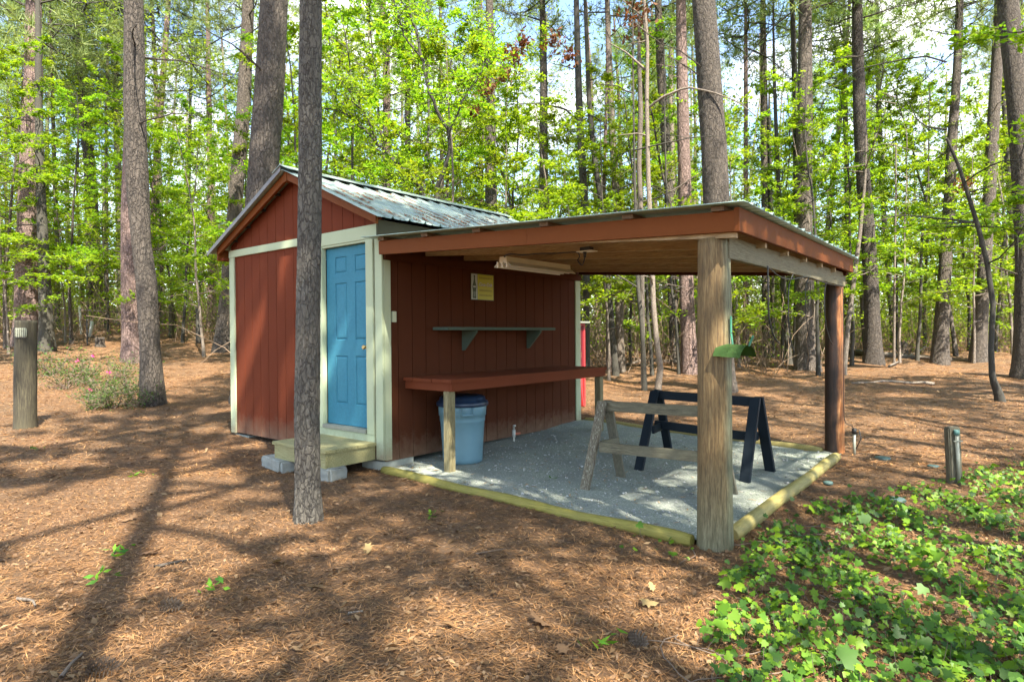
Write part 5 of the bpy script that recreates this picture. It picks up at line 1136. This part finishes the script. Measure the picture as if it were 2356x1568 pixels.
# ------------------------------------------------------------------ ground cover near the viewer
def ground_pts(n_, D0, D1, pw=1.0, umin=-600, umax=3000, rg=rng):
    n_ = int(n_*(umax-umin)/2900) if umin == -600 else n_; D = D0+(D1-D0)*rg.uniform(0, 1, n_)**pw; u = rg.uniform(umin, umax, n_)
    P = CC+(FW+RT*((u-CW/2)/CF)[:, None])*D[:, None]; return P[:, :2], D
def off_pad(X, Y):
    inpad = (X > -.02) & (X < 3.62) & (Y > -.02) & (Y < 3.78); insh = (X > -3.3) & (X <= 0) & (Y > .0) & (Y < 3.76)
    return ~(inpad | insh)
def surf(X, Y):
    fn = lambda x, y, s, ph: np.sin(x*s+ph+1.7*np.sin(y*s*.7+ph))*np.sin(y*s*1.1+ph*2+1.3*np.sin(x*s*.8))
    return hgt(X, Y)+.010*fn(X, Y, 3.1, .3)+.006*fn(X, Y, 8.3, 1.1)
def straw():
    rg = np.random.default_rng(55)
    for (n_, D0, D1, pw, ln, wd) in ((90000, 2.0, 7.0, 1.25, .075, .0026), (46000, 6.5, 16, 1.0, .12, .007), (26000, 15, 30, 1.0, .2, .014)):
        XY, D = ground_pts(n_, D0, D1, pw, rg=rg); X, Y = XY[:, 0], XY[:, 1]; kp = off_pad(X, Y); X, Y = X[kp], Y[kp]; m_ = len(X)
        P = np.stack([X, Y, surf(X, Y)+rg.uniform(.002, .014, m_)], 1); nr = np.stack([rg.normal(0, .16, m_), rg.normal(0, .16, m_), np.ones(m_)], 1)
        ang = np.sin(X*1.3+Y*.8)*1.2+rg.normal(0, .9, m_); a = litter_quads(P, nr, ln*rg.uniform(.5, 1.4, m_), wd*rg.uniform(.7, 1.5, m_), ang, rg.uniform(0, .03, m_))
        if D0 < 3: S1 = a
        elif D0 < 10: S2 = a
        else: S3 = a
    tag(quads_mesh('pine_straw', np.concatenate([S1, S2, S3]), MT['straw']), 'matted rusty pine straw lying over the whole forest floor', 'pine straw', None, 'stuff')
    m_ = 420; X = rg.beta(.8, 1.2, m_)*3.5+.02; Y = rg.beta(.8, .9, m_)*3.6+.05; P = np.stack([X, Y, hgt(X, Y)+.032], 1)
    tag(quads_mesh('blown_needles', litter_quads(P, rg.normal(0, .1, (m_, 3))+[0, 0, 1], rg.uniform(.03, .10, m_), rg.uniform(.003, .012, m_), rg.uniform(0, 6.28, m_), rg.uniform(0, .05, m_)), MT['straw']), 'stray brown needles and leaf bits blown onto the gravel', 'pine needles', None, 'stuff')
    XY, D = ground_pts(60000, 2.0, 15, 1.35, rg=rg); X, Y = XY[:, 0], XY[:, 1]; kp = off_pad(X, Y); X, Y = X[kp], Y[kp]; m_ = len(X)
    P = np.stack([X, Y, surf(X, Y)+rg.uniform(.004, .016, m_)], 1); s = rg.gamma(4, .0045, m_)+.008; nr = np.stack([rg.normal(0, .35, m_), rg.normal(0, .35, m_), np.ones(m_)], 1)
    tag(quads_mesh('leaf_fragments', litter_quads(P, nr, s, s*rg.uniform(.25, .55, m_), rg.uniform(0, 6.28, m_), rg.uniform(-.12, .22, m_)), MT['dead_leaf']), 'fine olive and tan leaf fragments between the needles', 'leaf litter', None, 'stuff')
    XY, D = ground_pts(17000, 2.0, 26, 1.3, rg=rg); X, Y = XY[:, 0], XY[:, 1]; kp = off_pad(X, Y); X, Y, D = X[kp], Y[kp], D[kp]; m_ = len(X)
    P = np.stack([X, Y, surf(X, Y)+rg.uniform(.006, .022, m_)], 1); s = rg.gamma(3.0, .0085, m_)+.010; nr = np.stack([rg.normal(0, .30, m_), rg.normal(0, .30, m_), np.ones(m_)], 1)
    Q = litter_quads(P, nr, s, s*rg.uniform(.25, .6, m_), rg.uniform(0, 6.28, m_), rg.uniform(-.12, .22, m_))
    tag(quads_mesh('leaf_litter', Q, MT['dead_leaf']), 'dry tan oak leaves scattered through the pine straw', 'dead leaves', None, 'stuff')
straw()
def lobed(P, size, tilt, ang, rg, kind='ivy'):
    """five lobed leaves as fans of triangles"""
    base = np.array([[0, -.38], [.30, -.46], [.52, -.18], [.34, .02], [.50, .34], [.20, .26], [0, .62], [-.20, .26], [-.50, .34], [-.34, .02], [-.52, -.18], [-.30, -.46]]) if kind == 'ivy' else \
        np.array([[0, -.5], [.12, -.3], [.34, -.28], [.20, -.08], [.42, .08], [.20, .16], [.22, .40], [0, .62], [-.22, .40], [-.20, .16], [-.42, .08], [-.20, -.08], [-.34, -.28], [-.12, -.3]])
    k = len(base); n_ = len(P); nr = unit(tilt); ref = np.stack([np.cos(ang), np.sin(ang), np.zeros(n_)], 1); a = unit(ref-nr*(ref*nr).sum(1, keepdims=True)); b = np.cross(nr, a)
    sz = size[:, None, None]; pts = P[:, None]+(b[:, None]*base[None, :, 0, None]+a[:, None]*base[None, :, 1, None])*sz
    fold = (np.abs(base[:, 0])*.28-(base[:, 1]**2)*.22)[None, :, None]*sz; pts = pts-nr[:, None]*fold*rg.uniform(-.4, 1.2, n_)[:, None, None]
    V = np.concatenate([P[:, None], pts], 1); F = np.stack([np.zeros(k, int), 1+np.arange(k), 1+(np.arange(k)+1) % k], 1)
    return V.reshape(-1, 3), (F[None]+(k+1)*np.arange(n_)[:, None, None]).reshape(-1, 3)
def ivy():
    rg = np.random.default_rng(66); n_ = 125000; XY, D = ground_pts(n_, 2.0, 10.5, 1.0, 1480, 3300, rg); X, Y = XY[:, 0], XY[:, 1]; Z = surf(X, Y)
    u, v, DD = proj(np.stack([X, Y, Z], 1)); 
    edge = np.interp(v, [1060, 1110, 1180, 1260, 1330, 1400, 1500, 1600, 1800], [2330, 2120, 1790, 1700, 1640, 1625, 1600, 1640, 1650])
    ins = np.clip((u-edge)/90, -1, 1); cl = np.sin(X*4.2+1.2*np.sin(Y*3))*np.sin(Y*4.6+X)+.6*np.sin(X*9+Y*7)
    dens = (.34+.36*cl+.48*np.clip((v-1200)/350, -.15, 1))*np.clip(ins*1.3, 0, 1)*np.clip((v-1045)/60, 0, 1)*.55
    kp = (rg.uniform(0, 1, n_) < dens*np.clip(DD/5, .45, 1.2)) & off_pad(X, Y) & ((X-3.6)**2+(Y-.02)**2 > .017)
    X, Y, Z, v = X[kp], Y[kp], Z[kp], v[kp]; 
    # strays
    sx = rg.uniform(3.0, 3.62, 14); sy = -rg.uniform(.12, .5, 14); X = np.r_[X, sx]; Y = np.r_[Y, sy]; Z = np.r_[Z, surf(sx, sy)]
    m_ = len(X); h_ = rg.gamma(2.2, .020, m_)+.010; P = np.stack([X, Y, Z+h_], 1); size = rg.gamma(4.5, .0060, m_)+.010
    tilt = np.stack([rg.normal(.15, .55, m_), rg.normal(-.30, .55, m_), np.ones(m_)], 1); V, F = lobed(P, size, tilt, rg.uniform(0, 6.28, m_), rg)
    root = npmesh('ivy_leaves', V, F); o = link('ivy', root, None, MT['ivy']); tag(o, 'glossy green ivy spreading over the straw in the right foreground', 'ivy', None, 'stuff')
    T = Tubes()
    for i in range(0, m_, 2):
        p = np.array([P[i], P[i]+[rg.normal(0, .02), rg.normal(0, .02), -h_[i]*.6], [X[i]+rg.normal(0, .03), Y[i]+rg.normal(0, .03), Z[i]-.01]]); T.add(p, [.0013, .0018, .002], 3)
    for k in range(60):
        i = rg.integers(0, m_); q = wander((X[i], Y[i], Z[i]+.015), (rg.normal(), rg.normal(), 0), rg.uniform(.4, 1.1), 9, .3, 0, rg); q[:, 2] = surf(q[:, 0], q[:, 1])+.014+.012*np.abs(np.sin(np.arange(10)*1.1)); T.add(q, .003, 4)
    tag(link('ivy_runners', T.mesh('ivy_runners'), None, MT['twig']), 'thin brown ivy runners and stalks under the ivy leaves', 'ivy stems', None, 'stuff')
ivy()
# big single leaves, green sprigs, cones and sticks that can be told apart
def big_leaf(u, v, s, m, label, kind='oak', cat='leaf', group='single large dry leaves on the straw'):
    q, D = ground(u, v); rg = np.random.default_rng(int(u*7+v)); P = np.array([[q[0], q[1], surf(q[0], q[1])+.03]]); V, F = lobed(P, np.array([s]), np.array([[rg.normal(0, .35), rg.normal(-.3, .3), 1.]]), np.array([rg.uniform(0, 6.28)]), rg, kind)
    o = link('fallen_leaf', npmesh('fallen_leaf', V-P[0], F), None, MT[m]); o.location = P[0]; tag(o, label, cat, group)
for a in ((1248, 1438, .15, 'dead_leaf', 'large tan oak leaf lying in the lower middle of the yard'), (845, 1268, .12, 'dead_leaf', 'pale curled leaf below the slender near pine'), (345, 1278, .15, 'dead_leaf', 'cluster leaf in the sun patch at left, reddish and curled'), (1295, 1508, .10, 'dead_leaf', 'dry leaf near the bottom edge left of the ivy'), (1490, 1395, .10, 'dead_leaf', 'dry leaf between the big oak leaf and the ivy'),
          (2205, 1145, .14, 'dead_leaf', 'curled leaf at the foot of the tap post'), (2265, 1165, .12, 'dead_leaf', 'curled leaf right of the tap post in the ivy'), (300, 1197, .12, 'dead_leaf', 'pale leaf pile in the shade at left'), (1500, 1362, .06, 'dead_leaf', 'small curled leaf right of the middle'), (640, 1300, .11, 'dead_leaf', 'long pale leaf below the near pine foot')): big_leaf(*a)
for (u, v, s) in ((270, 1273, .09), (235, 1332, .09), (325, 1097, .08), (500, 1355, .08), (85, 1037, .07), (1270, 1112, .05), (1390, 1488, .08), (995, 1190, .07)):
    q, D = ground(u, v); rg = np.random.default_rng(u); m_ = 9; P = np.stack([q[0]+rg.normal(0, s*.6, m_), q[1]+rg.normal(0, s*.6, m_), surf(q[0], q[1])+rg.uniform(.02, .05, m_)], 1)
    Q = leaf_quads(P, s*.8, .5, rg, .45); o = quads_mesh('green_sprig', Q-np.array(q), MT['ivy']); o.location = q; tag(o, f'small green sprig on the straw {"near the front timber" if u > 900 else "in the left part of the yard"}', 'sprig', 'small green sprigs in the straw')
def cone(u, v, s, rz, label):
    q, D = ground(u, v); bm = bmesh.new(); n_ = 90
    for i in range(n_):
        t = i/n_; a = i*2.4; r = s*.30*math.sin(math.pi*(.12+.80*t))+.004; c = Vector(((t-.5)*s, math.cos(a)*r, math.sin(a)*r)); o_ = Vector((.35, math.cos(a), math.sin(a))).normalized()*s*.10; sd_ = Vector((0, -math.sin(a), math.cos(a)))*s*.055
        b_ = Vector(((t-.5)*s-.004, 0, 0)); vv = [bm.verts.new(p) for p in (b_, c-sd_, c+o_, c+sd_)]; bm.faces.new(vv)
    me = bpy.data.meshes.new('pine_cone'); bm.to_mesh(me); bm.free(); me.materials.append(MT['twig']); o = bpy.data.objects.new('pine_cone', me); COL.objects.link(o)
    o.location = (q[0], q[1], surf(q[0], q[1])+s*.26); o.rotation_euler = (0, 0, rz); tag(o, label, 'pine cone', 'pine cones in the straw')
cone(236, 1548, .13, .9, 'pine cone at the bottom left edge of the yard'); cone(392, 1408, .12, .6, 'pine cone in the sun patch left of the middle'); cone(1468, 1483, .11, -.4, 'pine cone in the sun between the middle and the ivy')
def stick(pts, r, label, m='twig'):
    P = []
    for (u, v) in pts:
        q, D = ground(u, v); P.append([q[0], q[1], surf(q[0], q[1])+.015])
    T = Tubes(); P = resample(np.array(P), 8); T.add(P, np.linspace(r, r*.5, 8), 6); c = P[0].copy(); T.V = [v_-c for v_ in T.V]
    o = link('stick', T.mesh('stick'), None, MT[m]); o.location = c; tag(o, label, 'stick', 'sticks on the straw')
stick([(140, 1565), (165, 1530), (190, 1508)], .010, 'dark stick at the bottom edge by the left pine cone'); stick([(800, 1418), (835, 1413)], .008, 'short pale stick in the sun below the middle', 'bark_tan'); stick([(355, 1312), (400, 1300), (440, 1292)], .012, 'grey bark strip in the left sun patch', 'bark_pine'); stick([(40, 1385), (75, 1390), (82, 1405)], .010, 'bent pale twig at the left edge', 'bark_tan')
stick([(1095, 1255+25), (1165, 1268)], .004, 'thin twig below the front timber')
# dead leaf bunches hanging in the branches
for (u, v, D, s) in ((1182, 128, 14, .30), (1120, 205, 14, .26), (1270, 95, 15, .28), (1310, 130, 15, .24), (1465, 40, 14, .42), (1160, 170, 14, .2), (1205, 95, 14, .2), (2220, 425, 16, .22), (1090, 255, 14, .16)):
    c = px(u, v, D); rg = np.random.default_rng(u); m_ = int(90*s/.25); Q = leaf_quads(rg.normal(0, s*.42, (m_, 3)), .13, .1, rg, .5, .8); o = link('dead_leaf_bunch', npmesh('dead_leaf_bunch', Q.reshape(-1, 3), np.arange(4*m_).reshape(-1, 4)), None, MT['brown_leaf']); o.location = c
    tag(o, f'bunch of brown dead leaves {"high on the wavy trunk" if u == 1465 else "by the right pines" if u > 2000 else "caught in branches above the shed and canopy"}', 'dead leaves', 'brown dead leaf bunches in the branches')
# the two big arching boughs above the shed roof
def arch(paths, label):
    base = px(*paths[0][0][0]); z = hz(base[0], base[1]); e = empty('arching_tree', (base[0], base[1], z), label, 'tree', 'arching small trees behind the shed'); T = Tubes(); tips = []; rg = np.random.default_rng(len(paths)*5)
    b0 = np.array([base[0], base[1], z-.1]); T.add(resample(np.array([b0, (b0+base)/2+[.05, .05, 0], base]), 8), np.linspace(.07, .06, 8), 8)
    for pts, r0, r1 in paths:
        P = resample(np.array([px(*q) for q in pts]), 22); P[1:-1] += rg.normal(0, .012, (20, 3)); T.add(P, np.linspace(r0, r1, 22), 7)
        for k in range(6, 22):
            for s in range(2):
                S = wander(P[k], rg.normal(0, 1, 3)*[1, 1, .5]+[0, 0, .1], rg.uniform(.3, 1.0), 4, .25, 0, rg); T.add(S, np.linspace(.008, .002, 5), 3)
                m_ = 26; w_ = rg.integers(1, 5, m_); tips.append(S[w_]+rg.normal(0, .09, (m_, 3)))
    T.V = [v_-np.array(e.location) for v_ in T.V]; link('trunk', T.mesh('trunk'), e, MT['bark_dark'])
    Q = leaf_quads(np.concatenate(tips), .09, .6, rg); Q = Q-np.array(e.location); link('crown', npmesh('crown', Q.reshape(-1, 3), np.arange(4*len(Q)).reshape(-1, 4)), e, MT['leaf'])
arch([([(1005, 432, 12.5), (1022, 400, 12.4), (1032, 350, 12.3), (1035, 310, 12.2), (1010, 265, 12.1), (985, 200, 12), (972, 140, 12), (965, 100, 12), (945, 40, 12), (935, -40, 12)], .045, .02), ([(972, 140, 12), (930, 85, 12), (905, 0, 12), (895, -60, 12)], .022, .01), ([(1030, 320, 12.2), (1060, 240, 12), (1110, 160, 12), (1150, 60, 12.2)], .02, .008)], 'dark trunked tree arching up to the left behind the shed roof')
arch([([(970, 432, 12.8), (935, 400, 12.6), (900, 360, 12.5), (865, 325, 12.4), (830, 290, 12.3), (800, 265, 12.2), (762, 252, 12.1), (735, 245, 12)], .038, .015), ([(865, 325, 12.4), (845, 270, 12.3), (815, 230, 12.2), (790, 190, 12), (765, 175, 12)], .025, .01), ([(900, 360, 12.5), (920, 390, 12.4), (935, 430, 12.4)], .02, .015)], 'thin tree bending low to the left over the shed ridge')

# ------------------------------------------------------------------ tell look-alikes apart by their order from the left
bpy.context.view_layer.update()
_by = {}
for o in SC.objects:
    if o.parent is None and 'label' in o and 'kind' not in o: _by.setdefault(o['label'], []).append(o)
_ord = ['first', 'second', 'third', 'fourth', 'fifth', 'sixth', 'seventh', 'eighth', 'ninth', 'tenth', 'eleventh', 'twelfth']
for _l, _os in _by.items():
    if len(_os) > 1:
        _os.sort(key=lambda o: proj(np.array(o.matrix_world.translation))[0])
        for _k, o in enumerate(_os[:12]):
            if len(_l.split()) <= 13: o['label'] = _l+', '+_ord[_k]+' from left'
